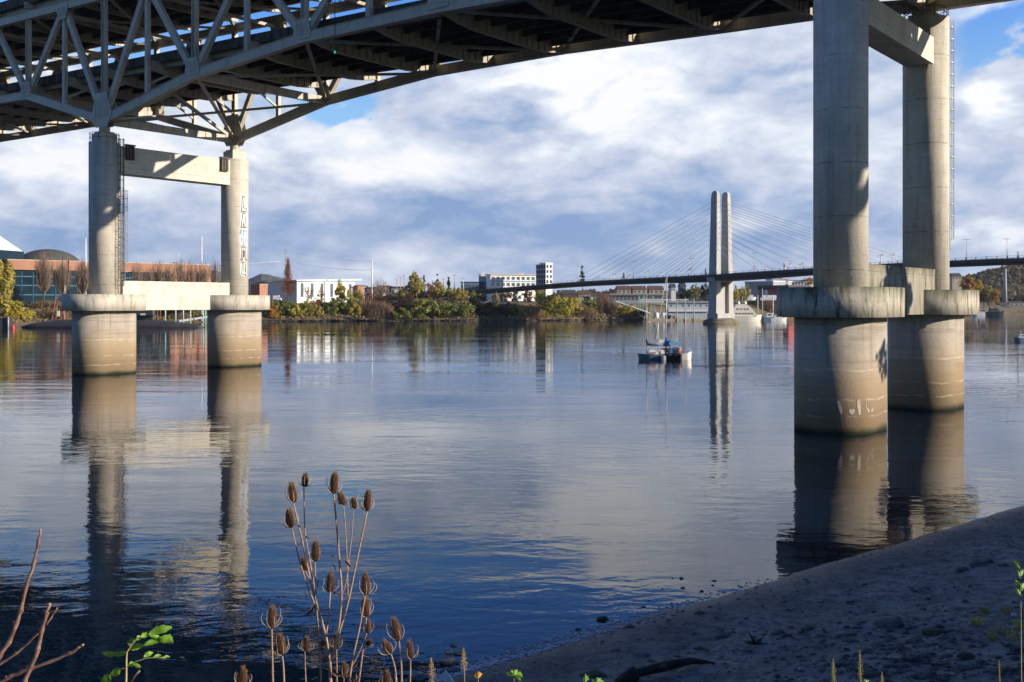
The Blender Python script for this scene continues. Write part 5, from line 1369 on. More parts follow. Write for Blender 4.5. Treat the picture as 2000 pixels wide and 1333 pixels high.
tarp([(X(1303), d - .6, Z(674)), (X(1309), d - .6, Z(664.5)), (X(1328), d - .6, Z(672)), (X(1328), d - .6, Z(675))], M_tarp2)
tarp([(X(1284), d - .5, Z(670)), (X(1287), d - .5, Z(662)), (X(1298), d - .5, Z(666)), (X(1290), d - .5, Z(671))], M_wht, 'awning')
for px in (1305, 1312, 1327): mb = MB(); mb.tube([(X(px), d - .5, .7), (X(px), d - .5, Z(673))], .035, 5); mb.build('awning_pole', M_mast, o)
r = random.Random(4); cl = [M_skin, M_tarp, M_wht, M_beige, M_bk, M_skin, M_orng, M_nav, M_beige, M_skin]
for i in range(20):
    px = 1289 + i * 2.0; s_ = r.uniform(.25, .5); mb = MB(); c = Vector((X(px), d - .2 + r.uniform(-.4, .5), .95 + r.uniform(0, .9)))
    q = [c + Vector((a * s_ * r.uniform(.5, 1), b * s_ * r.uniform(.5, 1), e * s_ * r.uniform(.5, 1))) for e in (-1, 1) for a, b in ((-1, -1), (1, -1), (1, 1), (-1, 1))]
    mb.hexa(q); mb.build('gear_bundle', cl[i % 10], o)
o = thing('sailboat', 'small white-hulled boat seen end on, rightmost of the moored cluster', 'sailboat', (X(1338), d, 0), 'moored sailing boats')
mb = MB(); hull(mb, X(1328), X(1348), d - 1.4, 1.7, 1.1, 1.6); mb.build('hull', M_cream, o)
mb = MB(); mb.poly_extrude([(X(1331), d - 2.0, 1.0), (X(1341), d - 2.0, 1.1), (X(1339), d - 2.0, 1.6), (X(1332), d - 2.0, 1.55)], (0, 1.1, 0)); mb.build('cabin', M_grayb, o)
mb = MB(); mb.tube([(X(1336), d - 1.4, 1.3), (X(1336), d - 1.4, Z(590))], [.06, .035], 6); mb.build('mast', M_mast, o)
mb = MB()
for px in (1343, 1346): mb.bar((X(px), d - 1.9, 1.2), (X(px), d - 1.9, 1.95), .04, .04)
mb.bar((X(1341), d - 1.9, 1.9), (X(1347), d - 1.9, 1.95), .05, .05); mb.build('pulpit_rail', M_wht, o)
o = thing('dinghy', 'little upturned pale dinghy tied behind the blue-grey boat', 'dinghy', (X(1291), d - 2.4, 0))
mb = MB(); hull(mb, X(1296), X(1287), d - 2.4, .9, .75, .5); mb.build('hull', M_wht, o); mb = MB(); mb.box((X(1292), d - 2.4, .78), (.2, .8, .06)); mb.build('thwart', M_beige, o)

# big tree on the near bank beyond the right edge (its shade falls on the right pier)
o = thing('bank_tree', 'tall leafy tree on the near bank beyond the pier', 'tree', (67, 74, .8))
mb = MB(); leaf_cloud(mb, (68.6, 76.5, 22.0), (5.0, 5.0, 3.6), 2600, .38, random.Random(8), 'round', 16); leaf_cloud(mb, (63.6, 69.6, 16.6), (2.0, 2.0, 2.2), 130, .28, random.Random(9)); mb.build('crown', F['green'], o)
mb = MB(); mb.tube([(67, 74, 0), (67.3, 75, 10), (68.6, 76.5, 22)], [.3, .2, .08], 8); mb.tube([(67.3, 75, 10), (65, 71, 13.5), (63.5, 69.5, 17)], [.12, .08, .04], 6); mb.build('trunk', M_trunk, o)
# ================================================================ beach details
def ground_at(px, py):
    """point of the near bank seen at a photo pixel"""
    prev = None; d = 15.0
    while d < 120:
        x = (px - 1000) / FPX * d; zl = CH + (HY - py) / FPX * d
        if zl <= max(0, near_z(x, d)): return Vector((x, d, max(0, near_z(x, d))))
        d += .1
    return Vector(((px - 1000) / FPX * 40, 40, 0))
M_rock = mat('dark_beach_rock', (.14, .135, .12), (.055, .053, .05), .85, 2.2, bump=.05, bscale=6)
M_rock2 = mat('pale_beach_rock', (.20, .19, .18), (.12, .115, .11), .85, 3, bump=.04, bscale=8)
M_moss = mat('mossy_beach_rock', (.08, .09, .04), (.045, .045, .035), .9, 3, bump=.05, bscale=6)
def rock_mesh(mb, c, sx, sy, sz, r):
    n, m = 9, 14; vs = []; so = r.uniform(0, 90)
    for i in range(n + 1):
        th = math.pi * i / n
        for j in range(m):
            ph = 2 * math.pi * j / m; v = Vector((math.sin(th) * math.cos(ph), math.sin(th) * math.sin(ph), math.cos(th)))
            k = 1 + .42 * noise.noise(v * 1.1 + Vector((so, 0, 0))) + .22 * noise.noise(v * 2.7 + Vector((0, so, 0)))
            # flatten some sides so it reads as broken stone
            for q in ((.8, .3, .5), (-.6, .5, .6), (.1, -.9, .4), (-.3, -.2, .93)):
                dd = v.dot(Vector(q)); k = min(k, .82 / dd) if dd > .6 else k
            vs.append(c + Vector((v.x * sx * k, v.y * sy * k, v.z * sz * k)))
    fs = [(i * m + j, i * m + (j + 1) % m, (i + 1) * m + (j + 1) % m, (i + 1) * m + j) for i in range(n) for j in range(m)]
    mb.add(vs, [f[::-1] for f in fs])
ROCKS = [(1736, 1222, 57, M_rock, 'largest dark rock in the middle of the beach'), (1577, 1232, 28, M_rock, 'dark rock left of the largest one'), (1523, 1240, 30, M_rock, 'dark rock second to the left of the largest one'),
 (1712, 1260, 20, M_rock2, 'small pale grey stone just below the largest rock'), (1664, 1254, 25, M_rock, 'squat dark stone left of the small pale one'), (1789, 1256, 36, M_rock, 'dark stone right of the small pale one'), (1822, 1237, 48, M_moss, 'long olive rock right of the largest one'),
 (1886, 1284, 34, M_moss, 'rounded mossy boulder near the bottom right'), (1850, 1283, 22, M_rock, 'dark stone touching the rounded mossy boulder'), (1734, 1112, 22, M_rock2, 'flat pale stone alone high on the beach'), (1912, 1106, 36, M_rock, 'low grey rock in the upper right cluster'),
 (1880, 1115, 25, M_rock, 'dark rock at the left of the upper right cluster'), (1932, 1099, 20, M_rock, 'dark rock on top of the upper right cluster'), (1960, 1106, 22, M_rock, 'rock standing apart at the right of the upper cluster'), (1790, 1290, 32, M_rock, 'dark rock among the lower stones'),
 (1880, 1308, 46, M_rock, 'broad dark rock below the rounded mossy boulder'), (1748, 1268, 20, M_rock, 'small dark stone between two larger ones'), (1700, 1320, 42, M_rock, 'broad dark rock beside the seed stalks'), (1808, 1324, 52, M_rock, 'biggest rock at the bottom edge'), (1945, 1314, 46, M_rock, 'dark rock at the bottom right corner'),
 (1762, 1304, 30, M_rock, 'dark rock above the bottom edge'), (1838, 1300, 26, M_rock, 'angular stone between bottom rocks'), (1366, 1270, 24, M_moss, 'small mossy stone above the driftwood log'), (1177, 1212, 24, M_moss, 'stone awash off the beach'), (1129, 1231, 13, M_rock, 'tiny stone awash near the waterline'), (1203, 1272, 22, M_rock2, 'pale flat stone near the waterline'),
 (1161, 1322, 52, M_moss, 'mossy mound left of the driftwood log'), (1368, 1200, 24, M_moss, 'low mossy stone high above the log'), (1230, 1226, 22, M_rock, 'dark lump at the waterline'), (1475, 1258, 34, M_rock, 'dark debris lump below the middle of the beach'), (1410, 1248, 24, M_rock, 'dark stone in the sand left of the debris lump'),
 (888, 1262, 18, M_rock, 'round dark rock sticking out of the water, farthest one'), (877, 1275, 17, M_rock, 'oval dark rock in the water left of the round one'), (897, 1278, 22, M_rock, 'dark rock in the water behind the seed stalk'), (876, 1296, 38, M_rock, 'large dark rock at the water edge left of the seed stalk'), (884, 1314, 42, M_rock, 'broad rock below the other water edge rocks'),
 (820, 1326, 42, M_rock2, 'grey rock at the water edge behind the teasels'), (1985, 1272, 26, M_moss, 'mossy stone at the right edge'), (1640, 1300, 22, M_rock, 'stone behind the right seed stalks')]
r = random.Random(17)
for px, py, w, m_, lab in ROCKS:
    p = ground_at(px, py); s_ = w / 2 * p.y / FPX; mb = MB()
    hz = s_ * r.uniform(.36, .6) * (.8 if w > 40 else 1)
    rock_mesh(mb, p + Vector((0, 0, hz * .12)), s_ * 1.02, s_ * .8, hz, r)
    tag(mb.build('rock', m_, None, p), lab, 'rock', 'rocks on the beach')
# loose stones and gravel, too many to count
mb = MB(); mb2 = MB(); mb_c = MB()
for i in range(6500):
    l = r.uniform(-6, 60); q = abs(r.gauss(0, 1)) * 6 + .2 if i % 3 else r.uniform(0, 15)
    x, y = SH0 + SHd * l + SHn * q
    if y < 17: continue
    s_ = r.choice((.012, .016, .02, .02, .028, .028, .035, .05)) * r.uniform(.7, 1.3); z = near_z(x, y) + s_ * .2
    c = Vector((x, y, z)); a = r.uniform(0, 6.28); ca, sa = math.cos(a), math.sin(a); vs = []
    for e, k in ((-.6, 1), (.45, .75)):
        for u, w in ((-1, -.7), (.9, -.8), (1, .7), (-.8, .8)):
            u2, w2 = u * k * r.uniform(.8, 1.1), w * k * r.uniform(.8, 1.1); vs.append(c + Vector(((u2 * ca - w2 * sa) * s_, (u2 * sa + w2 * ca) * s_, e * s_ * .7)))
    (mb2 if r.random() < .13 else mb).hexa(vs)
struct(mb.build('gravel', mat('gravel_stone', (.24, .235, .22), (.10, .10, .097), .9, 7)), 'stuff'); struct(mb2.build('pebbles', mat('pale_pebbles', (.42, .39, .35), (.28, .26, .24), .9, 9)), 'stuff')
for i in range(900):      # coarser stones gathered in the lower right of the beach
    p = ground_at(r.gauss(1780, 130), r.gauss(1290, 38)) if i % 3 else ground_at(r.uniform(1250, 2000), r.uniform(1130, 1333)); s_ = r.choice((.03, .04, .05, .07, .09)) * r.uniform(.7, 1.3)
    rock_mesh(mb_c, p + Vector((0, 0, s_ * .05)), s_ * r.uniform(.8, 1.3), s_ * r.uniform(.7, 1), s_ * r.uniform(.35, .6), r)
struct(mb_c.build('coarse_gravel', M_rock), 'stuff')
# foam at the waterline
mb = MB()
for i in range(1500):
    l = abs(r.gauss(0, 1)) * 4.2 - 1.0 if i < 1300 else r.uniform(-1, 14); 
    x, y = SH0 + SHd * l + SHn * (r.gauss(0, .12) + (r.choice((-.15, .25)) if l < 8 else -.1))
    s_ = r.uniform(.012, .04); z = max(.006, near_z(x, y) + .012)
    n = 6; a0 = r.uniform(0, 6); mb.prism([(x + s_ * (1.9 * math.cos(a0 + k * 1.047) * SHd.x - .6 * math.sin(a0 + k * 1.047) * SHn.x), y + s_ * (1.9 * math.cos(a0 + k * 1.047) * SHd.y - .6 * math.sin(a0 + k * 1.047) * SHn.y)) for k in range(n)][::-1], z - .01, z + .008)
struct(mb.build('foam', mat('water_foam', (.50, .52, .55), (.36, .38, .41), .9, 5)), 'stuff')
# driftwood log
M_log = mat('dark_driftwood', (.065, .05, .042), (.03, .024, .02), .9, 2.5, squash=(1, 1, 1), bump=.05, bscale=9)
pts = [ground_at(1240, 1330) + Vector((0, 0, .16)), ground_at(1300, 1318) + Vector((0, 0, .22)), ground_at(1350, 1306) + Vector((0, 0, .17)), ground_at(1396, 1300) + Vector((0, 0, .05))]
mb = MB(); mb.tube(pts, [.10, .13, .09, .02], 12); mb.tube([pts[1], pts[1] + Vector((-.25, -.5, .12))], [.1, .03], 7); mb.tube([pts[0], pts[0] + Vector((-.5, -.3, -.1))], [.2, .08], 8)
tag(mb.build('driftwood_log', M_log, None, pts[1]), 'dark driftwood log lying on the sand near the bottom edge', 'log')
p = ground_at(1475, 1262); mb = MB()
for k in range(9):
    a = k * .7; mb.tube([p + Vector((0, 0, .05)), p + Vector((math.cos(a) * .35, math.sin(a) * .3, .12 + .25 * (k % 3 == 0)))], [.03, .008], 5)
tag(mb.build('driftwood_stick', M_log, None, p), 'tangle of dark sticks on the sand in the middle of the beach', 'driftwood')
# weathered white plank between the rocks at the waterline
p = at(872, 1326, 25.5); p.z = max(p.z, .1); mb = MB(); mb.bar(p + Vector((-.1, 0, .15)), p + Vector((.18, -.1, -.2)), .05, .22); mb.bar(p + Vector((.12, -.02, .0)), p + Vector((.14, -.02, -.35)), .08, .08)
tag(mb.build('plank', M_wht, None, p), 'broken white plank propped among the water edge rocks', 'plank')

# ================================================================ foreground plants
M_stem = mat('dry_teasel_stem', (.30, .155, .085), (.42, .30, .20), .75, 60, 4, lo=.35, hi=.7)
M_head = mat('teasel_head_brown', (.055, .024, .011), (.10, .043, .019), .8, 130, 3)
M_tip = mat('teasel_spines', (.27, .15, .075), (.10, .045, .02), .7, 150, 3)
M_bract = mat('teasel_bracts', (.58, .44, .32), (.42, .29, .2), .6, 60, 3)
M_dleaf = mat('withered_leaf', (.20, .11, .07), (.09, .055, .04), .8, 60, 3)
M_twigr = mat('reddish_bark', (.13, .06, .045), (.28, .17, .125), .55, 45, 4, lo=.4, hi=.62)
M_bud = mat('pale_bud', (.42, .26, .15), (.28, .15, .09), .7, 80, 3)
ZP = lambda X, Y: (450 + X / 3.078, 900 + Y / 3.078)       # enlarged crop -> photo pixel

def seed_head(parent, px, py, w, h, d, tilt=0.0, seed=0):
    r = random.Random(seed); k = d / FPX; c = at(px, py, d); hw, hh = w * k / 2, h * k / 2
    ax = Vector((math.sin(tilt), 0.08 * math.sin(seed), math.cos(tilt))).normalized(); sx = ax.cross(Vector((0, 1, 0))).normalized(); sy = ax.cross(sx)
    def loc(a, t, rr): return c + ax * (hh * t) + (sx * math.cos(a) + sy * math.sin(a)) * rr
    pw, pk = r.uniform(1.9, 2.7), r.uniform(.02, .26)
    prof_ = lambda t: hw * .68 * math.sqrt(max(0, 1 - abs(t) ** pw)) * (1 - pk * t)
    core = MB(); n = 12; ts = [-1, -.92, -.75, -.5, -.2, .1, .4, .65, .85, .96, 1]
    vs = [loc(2 * math.pi * j / n, t, max(prof_(t), .0006) * .9) for t in ts for j in range(n)]
    core.add(vs, [(i * n + j, i * n + (j + 1) % n, (i + 1) * n + (j + 1) % n, (i + 1) * n + j) for i in range(len(ts) - 1) for j in range(n)], True)
    hd = core.build('seed_head', M_head, parent)
    sp = MB(); N = 330
    for i in range(N):
        t = -0.97 + 1.93 * i / N; a = i * 2.39996
        rr = prof_(t) * .88; L = hw * (.28 + .36 * r.random() ** 1.6) * (1 + .5 * max(0, t) ** 3) * (1.0 + max(0, t - .8) * 3.0)
        b = loc(a, t, rr); out = (sx * math.cos(a) + sy * math.sin(a)); dr = (out * (1 - max(0, t) ** 4 * .8) + ax * (.25 + .35 * r.random() + .9 * max(0, t) ** 3) + sy * r.gauss(0, .12)).normalized()
        s_ = hw * .075; q = dr.cross(out if abs(dr.dot(out)) < .99 else sx).normalized(); q2 = dr.cross(q)
        sp.add([b + q * s_, b - q * s_ * .5 + q2 * s_ * .8, b - q * s_ * .5 - q2 * s_ * .8, b + dr * L], [(0, 1, 3), (1, 2, 3), (2, 0, 3)])
    sp.build('spines', M_tip, hd)
    br = MB(); nb = r.choice((5, 6, 7))
    for i in range(nb):
        a = 2 * math.pi * i / nb + r.uniform(-.4, .4); L = hh * r.uniform(1.1, 1.9); fl = r.uniform(.9, 1.35)
        pts = []
        for q in range(7):
            f = q / 6; pts.append(c - ax * hh * 1.0 + (sx * math.cos(a) + sy * math.sin(a)) * (hw * (.15 + fl * 1.55 * math.sin(min(f * 2.2, 2.2)) * .95)) + ax * (L * f ** 1.25))
        br.tube(pts, [hw * .07, hw * .065, hw * .06, hw * .052, hw * .045, hw * .032, hw * .015], 4)
    br.build('bracts', M_bract, hd)
def prickly(parent, pix, d, r0, r1, seed=0, nm='stem'):
    r = random.Random(seed); pts = []; k = len(pix)
    for i, q in enumerate(pix):
        px, py = ZP(*q); pts.append(at(px, py, d if not hasattr(d, '__len__') else d[i]))
    # smooth resample
    P2 = []
    for i in range(k - 1):
        a, b = pts[i], pts[i + 1]; p_ = pts[i - 1] if i else a; n_ = pts[i + 2] if i + 2 < k else b
        for j in range(4):
            t = j / 4; P2.append(.5 * ((2 * a) + (b - p_) * t + (2 * p_ - 5 * a + 4 * b - n_) * t * t + (3 * a - p_ - 3 * b + n_) * t ** 3))
    P2.append(pts[-1]); m = len(P2)
    mb = MB(); mb.tube(P2, [r0 + (r1 - r0) * i / (m - 1) for i in range(m)], 8)
    for i in range(m - 1):
        a, b = P2[i], P2[i + 1]; L = (b - a).length; dr = (b - a).normalized(); rr = r0 + (r1 - r0) * i / (m - 1)
        for j in range(int(L / .0035)):
            p_ = a.lerp(b, r.random()); o = dr.cross(Vector((r.gauss(0, 1), r.gauss(0, 1), r.gauss(0, 1)))).normalized(); s2 = dr * rr * .22
            q = dr.cross(o) * rr * .18
            mb.add([p_ + o * rr * .8 + s2, p_ + o * rr * .8 - s2 + q, p_ + o * rr * .8 - s2 - q, p_ + o * (rr * 1.0 + .0026)], [(0, 1, 3), (1, 2, 3), (2, 0, 3)])
    return mb.build(nm, M_stem, parent)
def dry_leaf(parent, X, Y, L, ang, d, seed):
    r = random.Random(seed); px, py = ZP(X, Y); c = at(px, py, d); k = L / 3.078 * d / FPX; mb = MB(); vs = []; n = 7
    for i in range(n + 1):
        f = i / n; w = k * .16 * math.sin(math.pi * min(1, f + .12)); cur = math.sin(f * 3.4 + seed) * k * .22
        x = math.cos(ang) * k * f + cur * math.sin(ang); z = math.sin(ang) * k * f - cur * math.cos(ang)
        vs += [c + Vector((x, -w * .4, z + w)), c + Vector((x + w * .3, w * .5, z)), c + Vector((x, -w * .3, z - w))]
    mb.add(vs, [(i * 3 + j, i * 3 + j + 1, i * 3 + j + 4, i * 3 + j + 3) for i in range(n) for j in (0, 1)]); mb.build('dry_leaf', M_dleaf, parent)
def gz(x, y): return near_z(x, y)
def teasel(label, baseX, d):
    px, _ = ZP(baseX, 0); x = (px - 1000) / FPX * d; return thing('teasel', label, 'teasel', Vector((x, d, gz(x, d))), 'dry teasels on the bank')
def root(o, X, d, r0):
    """stem section from the frame's lower edge down to the ground"""
    px, py = ZP(X, 1345); a = at(px, py, d); b = Vector((a.x + .02, d, gz(a.x, d) - .02)); mb = MB(); mb.tube([b, (a + b) / 2 + Vector((.008, 0, 0)), a], [r0 * 1.2, r0 * 1.1, r0], 8); mb.build('stem', M_stem, o)
D = 3.6
o = teasel('tall branching teasel with a dozen dry heads, the biggest in the middle of the row', 600, D)
root(o, 603, D, .006)
prickly(o, [(603, 1345), (600, 1270), (598, 1205)], D, .006, .0055, 1)
prickly(o, [(598, 1205), (575, 1060), (530, 900), (490, 760), (440, 520), (378, 252)], D, .0045, .0026, 2); seed_head(o, *ZP(373, 196), 20.5, 37, D, -.12, 1)
prickly(o, [(535, 1100), (517, 900), (470, 770), (415, 600), (370, 408)], 3.62, .0032, .0022, 3); seed_head(o, *ZP(357, 350), 20, 35, 3.62, -.10, 2)
prickly(o, [(512, 800), (470, 560), (447, 400), (442, 158)], 3.64, .003, .002, 4); seed_head(o, *ZP(449, 119), 16, 25, 3.64, .05, 3)
prickly(o, [(514, 800), (511, 700), (508, 606)], 3.6, .0025, .002, 5); seed_head(o, *ZP(512, 548), 20, 38, 3.6, .02, 4)
prickly(o, [(490, 740), (462, 690), (450, 662)], 3.66, .0022, .0018, 6); seed_head(o, *ZP(445, 624), 15, 27, 3.66, -.2, 5)
prickly(o, [(575, 1060), (590, 920), (600, 790)], 3.58, .0034, .0026, 7); seed_head(o, *ZP(600, 738), 21, 35, 3.58, .04, 6)
prickly(o, [(610, 1205), (650, 1010), (668, 800), (655, 600), (640, 400), (621, 200)], 3.6, .004, .0032, 8); seed_head(o, *ZP(625, 138), 21, 39, 3.6, .03, 7)
prickly(o, [(610, 1210), (655, 1030), (705, 860), (760, 600), (822, 305)], 3.57, .0042, .0028, 9); seed_head(o, *ZP(824, 244), 20.5, 38, 3.57, .08, 8)
prickly(o, [(706, 835), (702, 620), (692, 420), (680, 270)], 3.63, .0024, .0018, 10); seed_head(o, *ZP(668, 232), 17, 25, 3.63, -.25, 9)
prickly(o, [(702, 640), (722, 520), (732, 420), (739, 292)], 3.64, .0022, .0016, 11); seed_head(o, *ZP(741, 258), 16, 21, 3.64, 0, 10)
prickly(o, [(675, 800), (695, 730), (716, 600)], 3.6, .0018, .0014, 12)
prickly(o, [(545, 1345), (540, 1150), (527, 1040), (520, 900)], 3.61, .0036, .0026, 13)
for i, q in enumerate([(425, 410, 40, 2.6), (455, 440, 45, -1.2), (520, 880, 95, 3.5), (525, 760, 50, 1.2), (640, 790, 60, 2.2), (660, 830, 70, -1.2), (635, 660, 50, 2.4), (625, 585, 40, 3.0), (700, 600, 60, -1.3), (712, 640, 70, 1.4), (528, 1100, 60, -1.4), (470, 820, 50, 2.4), (620, 800, 45, .2), (615, 1240, 90, -.8)]): dry_leaf(o, q[0], q[1], q[2], q[3], 3.59, i)
o = teasel('teasel with two spiky heads one above the other, right of the biggest one', 720, 3.5)
root(o, 712, 3.5, .005)
prickly(o, [(712, 1345), (735, 1190), (775, 1010), (810, 812)], 3.5, .0036, .0026, 20); seed_head(o, *ZP(813, 746), 21, 40, 3.5, -.04, 21)
prickly(o, [(770, 1345), (795, 1150), (808, 1040), (817, 940)], 3.53, .0032, .0024, 21); seed_head(o, *ZP(813, 884), 19.5, 36, 3.53, -.06, 22)
prickly(o, [(730, 1240), (770, 1160), (800, 1090), (825, 1030)], 3.9, .0024, .0018, 22); seed_head(o, *ZP(826, 998), 13, 28, 3.9, 0, 23)
prickly(o, [(795, 1150), (815, 1125)], 3.55, .0016, .0012, 23); seed_head(o, *ZP(832, 1098), 13, 12, 3.55, .6, 24)
for i, q in enumerate([(735, 1290, 90, -1.0), (770, 1300, 90, -1.8), (720, 1250, 70, .6), (700, 1260, 70, 3.9), (800, 1160, 50, -.9), (750, 1330, 80, 2.0)]): dry_leaf(o, q[0], q[1], q[2], q[3], 3.5, i + 30)
o = teasel('single tall teasel with a reddish stem, left of the biggest one', 252, 3.45); root(o, 255, 3.45, .0042)
prickly(o, [(255, 1345), (252, 1180), (248, 1012)], 3.45, .0036, .0026, 40); seed_head(o, *ZP(250, 945), 20.5, 42, 3.45, .03, 41)
o = teasel('shorter teasel with wide curling bracts beside the reddish stemmed one', 322, 3.4); root(o, 322, 3.4, .0042)
prickly(o, [(322, 1345), (320, 1260), (312, 1175)], 3.4, .0036, .0026, 42); seed_head(o, *ZP(305, 1110), 20.5, 38, 3.4, -.1, 43)
o = teasel('teasel whose head just reaches into the bottom edge, leftmost', 78, 3.4); root(o, 80, 3.4, .0042); prickly(o, [(80, 1400), (78, 1350)], 3.4, .004, .003, 44); seed_head(o, *ZP(75, 1305), 21, 38, 3.4, 0, 45)
o = teasel('small dark teasel behind the others over the dark water', 450, 4.6); root(o, 452, 4.6, .004)
prickly(o, [(455, 1345), (450, 1250), (448, 1145)], 4.6, .003, .002, 46); seed_head(o, *ZP(456, 1105), 15, 26, 4.6, .1, 47)
o = teasel('dark teasel head hidden behind the fork of the biggest one', 640, 4.4); root(o, 640, 4.4, .004)
prickly(o, [(640, 1345), (640, 1250), (638, 1135)], 4.4, .003, .002, 48); seed_head(o, *ZP(638, 1085), 15, 30, 4.4, .05, 49)
o = teasel('low teasel with drooping leaves right of the forked stem', 680, 3.8); root(o, 680, 3.8, .004)
prickly(o, [(680, 1345), (684, 1300)], 3.8, .003, .002, 50); seed_head(o, *ZP(684, 1262), 15, 30, 3.8, 0, 51)
o = teasel('right-hand teasel with the widest ring of curved bracts', 1025, 3.5); root(o, 1030, 3.5, .0042)
prickly(o, [(1030, 1345), (1026, 1210), (1013, 1082)], 3.5, .0036, .0026, 52); seed_head(o, *ZP(997, 1016), 21, 44, 3.5, -.22, 53)
o = teasel('small leaning teasel left of the widest bracts', 1000, 3.45); root(o, 1000, 3.45, .0038)
prickly(o, [(1000, 1345), (988, 1240), (965, 1163)], 3.45, .003, .0022, 54); seed_head(o, *ZP(942, 1125), 19, 27, 3.45, -.45, 55)
o = teasel('rightmost small teasel with a plump head', 1080, 3.5); root(o, 1080, 3.5, .0038)
prickly(o, [(1080, 1345), (1082, 1260), (1082, 1192)], 3.5, .003, .0022, 56); seed_head(o, *ZP(1079, 1142), 18, 33, 3.5, -.08, 57)
o = teasel('teasel head poking up at the bottom edge below the small leaning one', 940, 3.4); root(o, 940, 3.4, .004); prickly(o, [(940, 1400), (940, 1360)], 3.4, .004, .003, 58); seed_head(o, *ZP(940, 1320), 19, 34, 3.4, 0, 59)

# reddish bare branches at the left edge
ZL = lambda X, Y: (X / 4.002, 1000 + Y / 4.002)
def branch(o, pix, d, r0, r1, seed, knots=True):
    r = random.Random(seed); pts = [at(*ZL(*q), d) for q in pix]; k = len(pts); mb = MB()
    P2 = []; 
    for i in range(k - 1):
        for j in range(3): P2.append(pts[i].lerp(pts[i + 1], j / 3) + Vector((r.gauss(0, .0008), 0, r.gauss(0, .0008))))
    P2.append(pts[-1]); m = len(P2); rad = [r0 + (r1 - r0) * i / (m - 1) for i in range(m)]
    for i in range(3, m - 1, 3): rad[i] *= 1.3
    mb.tube(P2, rad, 10); b_ = mb.build('stem', M_twigr, o)
    bd = MB()
    for i in range(3, m - 1, 3):
        s_ = rad[i] * .55; c = P2[i] + Vector((rad[i] * .85 * (1 if i % 2 else -1), -rad[i] * .3, .001)); bd.tube([c, c + Vector((s_ * .8 * (1 if i % 2 else -1), 0, s_ * 1.1))], [s_ * .8, s_ * .2], 7)
    bd.tube([P2[-1], P2[-1] + (P2[-1] - P2[-2]).normalized() * .006], [r1 * 1.4, r1 * .5], 8)
    bd.build('bud', M_bud, b_)
def shrub_base(px, d): x = (px - 1000) / FPX * d; return Vector((x, d, gz(x, d)))
o = thing('bare_branch', 'smooth reddish bare shoot curving up at the left edge', 'branch', shrub_base(-30, 2.6), 'bare shoots at the left edge')
branch(o, [(-120, 1345), (-40, 1200), (0, 1125), (65, 1030), (130, 870), (162, 780), (205, 580), (265, 400), (300, 230), (316, 150)], 2.6, .0065, .0030, 1)
pb_ = at(*ZL(-120, 1345), 2.6); mb = MB(); mb.tube([Vector((pb_.x - .05, 2.6, gz(pb_.x, 2.6))), pb_], [.011, .0085], 8); mb.build('stem', M_twigr, o)
o = thing('bare_branch', 'brown bare shoot with a forked tip standing left of the green sprig', 'branch', shrub_base(45, 2.5), 'bare shoots at the left edge')
branch(o, [(175, 1400), (190, 1333), (240, 1220), (295, 1080), (330, 930), (365, 800), (385, 732)], 2.5, .0058, .0040, 2); branch(o, [(365, 885), (395, 830), (440, 765)], 2.5, .0026, .0020, 3)
pb_ = at(*ZL(175, 1400), 2.5); mb = MB(); mb.tube([Vector((pb_.x - .02, 2.5, gz(pb_.x, 2.5))), pb_], [.009, .0075], 8); mb.build('stem', M_twigr, o)
o = thing('bare_branch', 'low bare shoot reaching right towards the green sprig', 'branch', shrub_base(-20, 2.55), 'bare shoots at the left edge')
branch(o, [(-120, 1420), (0, 1333), (70, 1295), (160, 1255), (250, 1222), (400, 1170), (555, 1100), (640, 1045)], 2.55, .0052, .0032, 4)
branch(o, [(-100, 1250), (0, 1188), (140, 1100), (265, 985), (335, 910)], 2.56, .0036, .0018, 5)
pb_ = at(*ZL(-120, 1420), 2.55); mb = MB(); mb.tube([Vector((pb_.x - .02, 2.55, gz(pb_.x, 2.55))), pb_, at(*ZL(-100, 1250), 2.56)], [.009, .0075, .005], 8); mb.build('stem', M_twigr, o)

# green leafy sprig
def leaf_mat(name, c1, c2):
    m = bpy.data.materials.new(name); m.use_nodes = True; g = NT(m.node_tree); p = g.n['Principled BSDF']; p.inputs['Roughness'].default_value = .42
    pos = g.new('ShaderNodeNewGeometry').outputs['Position']; c = g.mix(g.mapr(g.noise(pos, 45, 4, .6), .4, .65), rgba(c1), rgba(c2))
    c = g.mix(g.mapr(g.noise(pos, 120, 3, .6), .62, .7, 0, .7), c, (.10, .07, .02, 1))
    g.put(p.inputs['Base Color'], c); tr = g.new('ShaderNodeBsdfTranslucent'); g.put(tr.inputs[0], c); mx = g.new('ShaderNodeMixShader'); mx.inputs[0].default_value = .35
    out = g.n['Material Output']; g.l.new(p.outputs[0], mx.inputs[1]); g.l.new(tr.outputs[0], mx.inputs[2]); g.l.new(mx.outputs[0], out.inputs[0])
    b = g.new('ShaderNodeBump'); b.inputs['Distance'].default_value = .001; g.put(b.inputs['Height'], g.noise(pos, 160, 3)); g.put(p.inputs['Normal'], b.outputs[0]); return m
M_leaf = leaf_mat('fresh_leaf', (.20, .36, .03), (.12, .26, .025)); M_leaf2 = leaf_mat('yellow_flower_petals', (.65, .38, .03), (.5, .26, .03)); M_gstem = mat('green_stem', (.42, .40, .14), (.34, .22, .10), .6, 40)
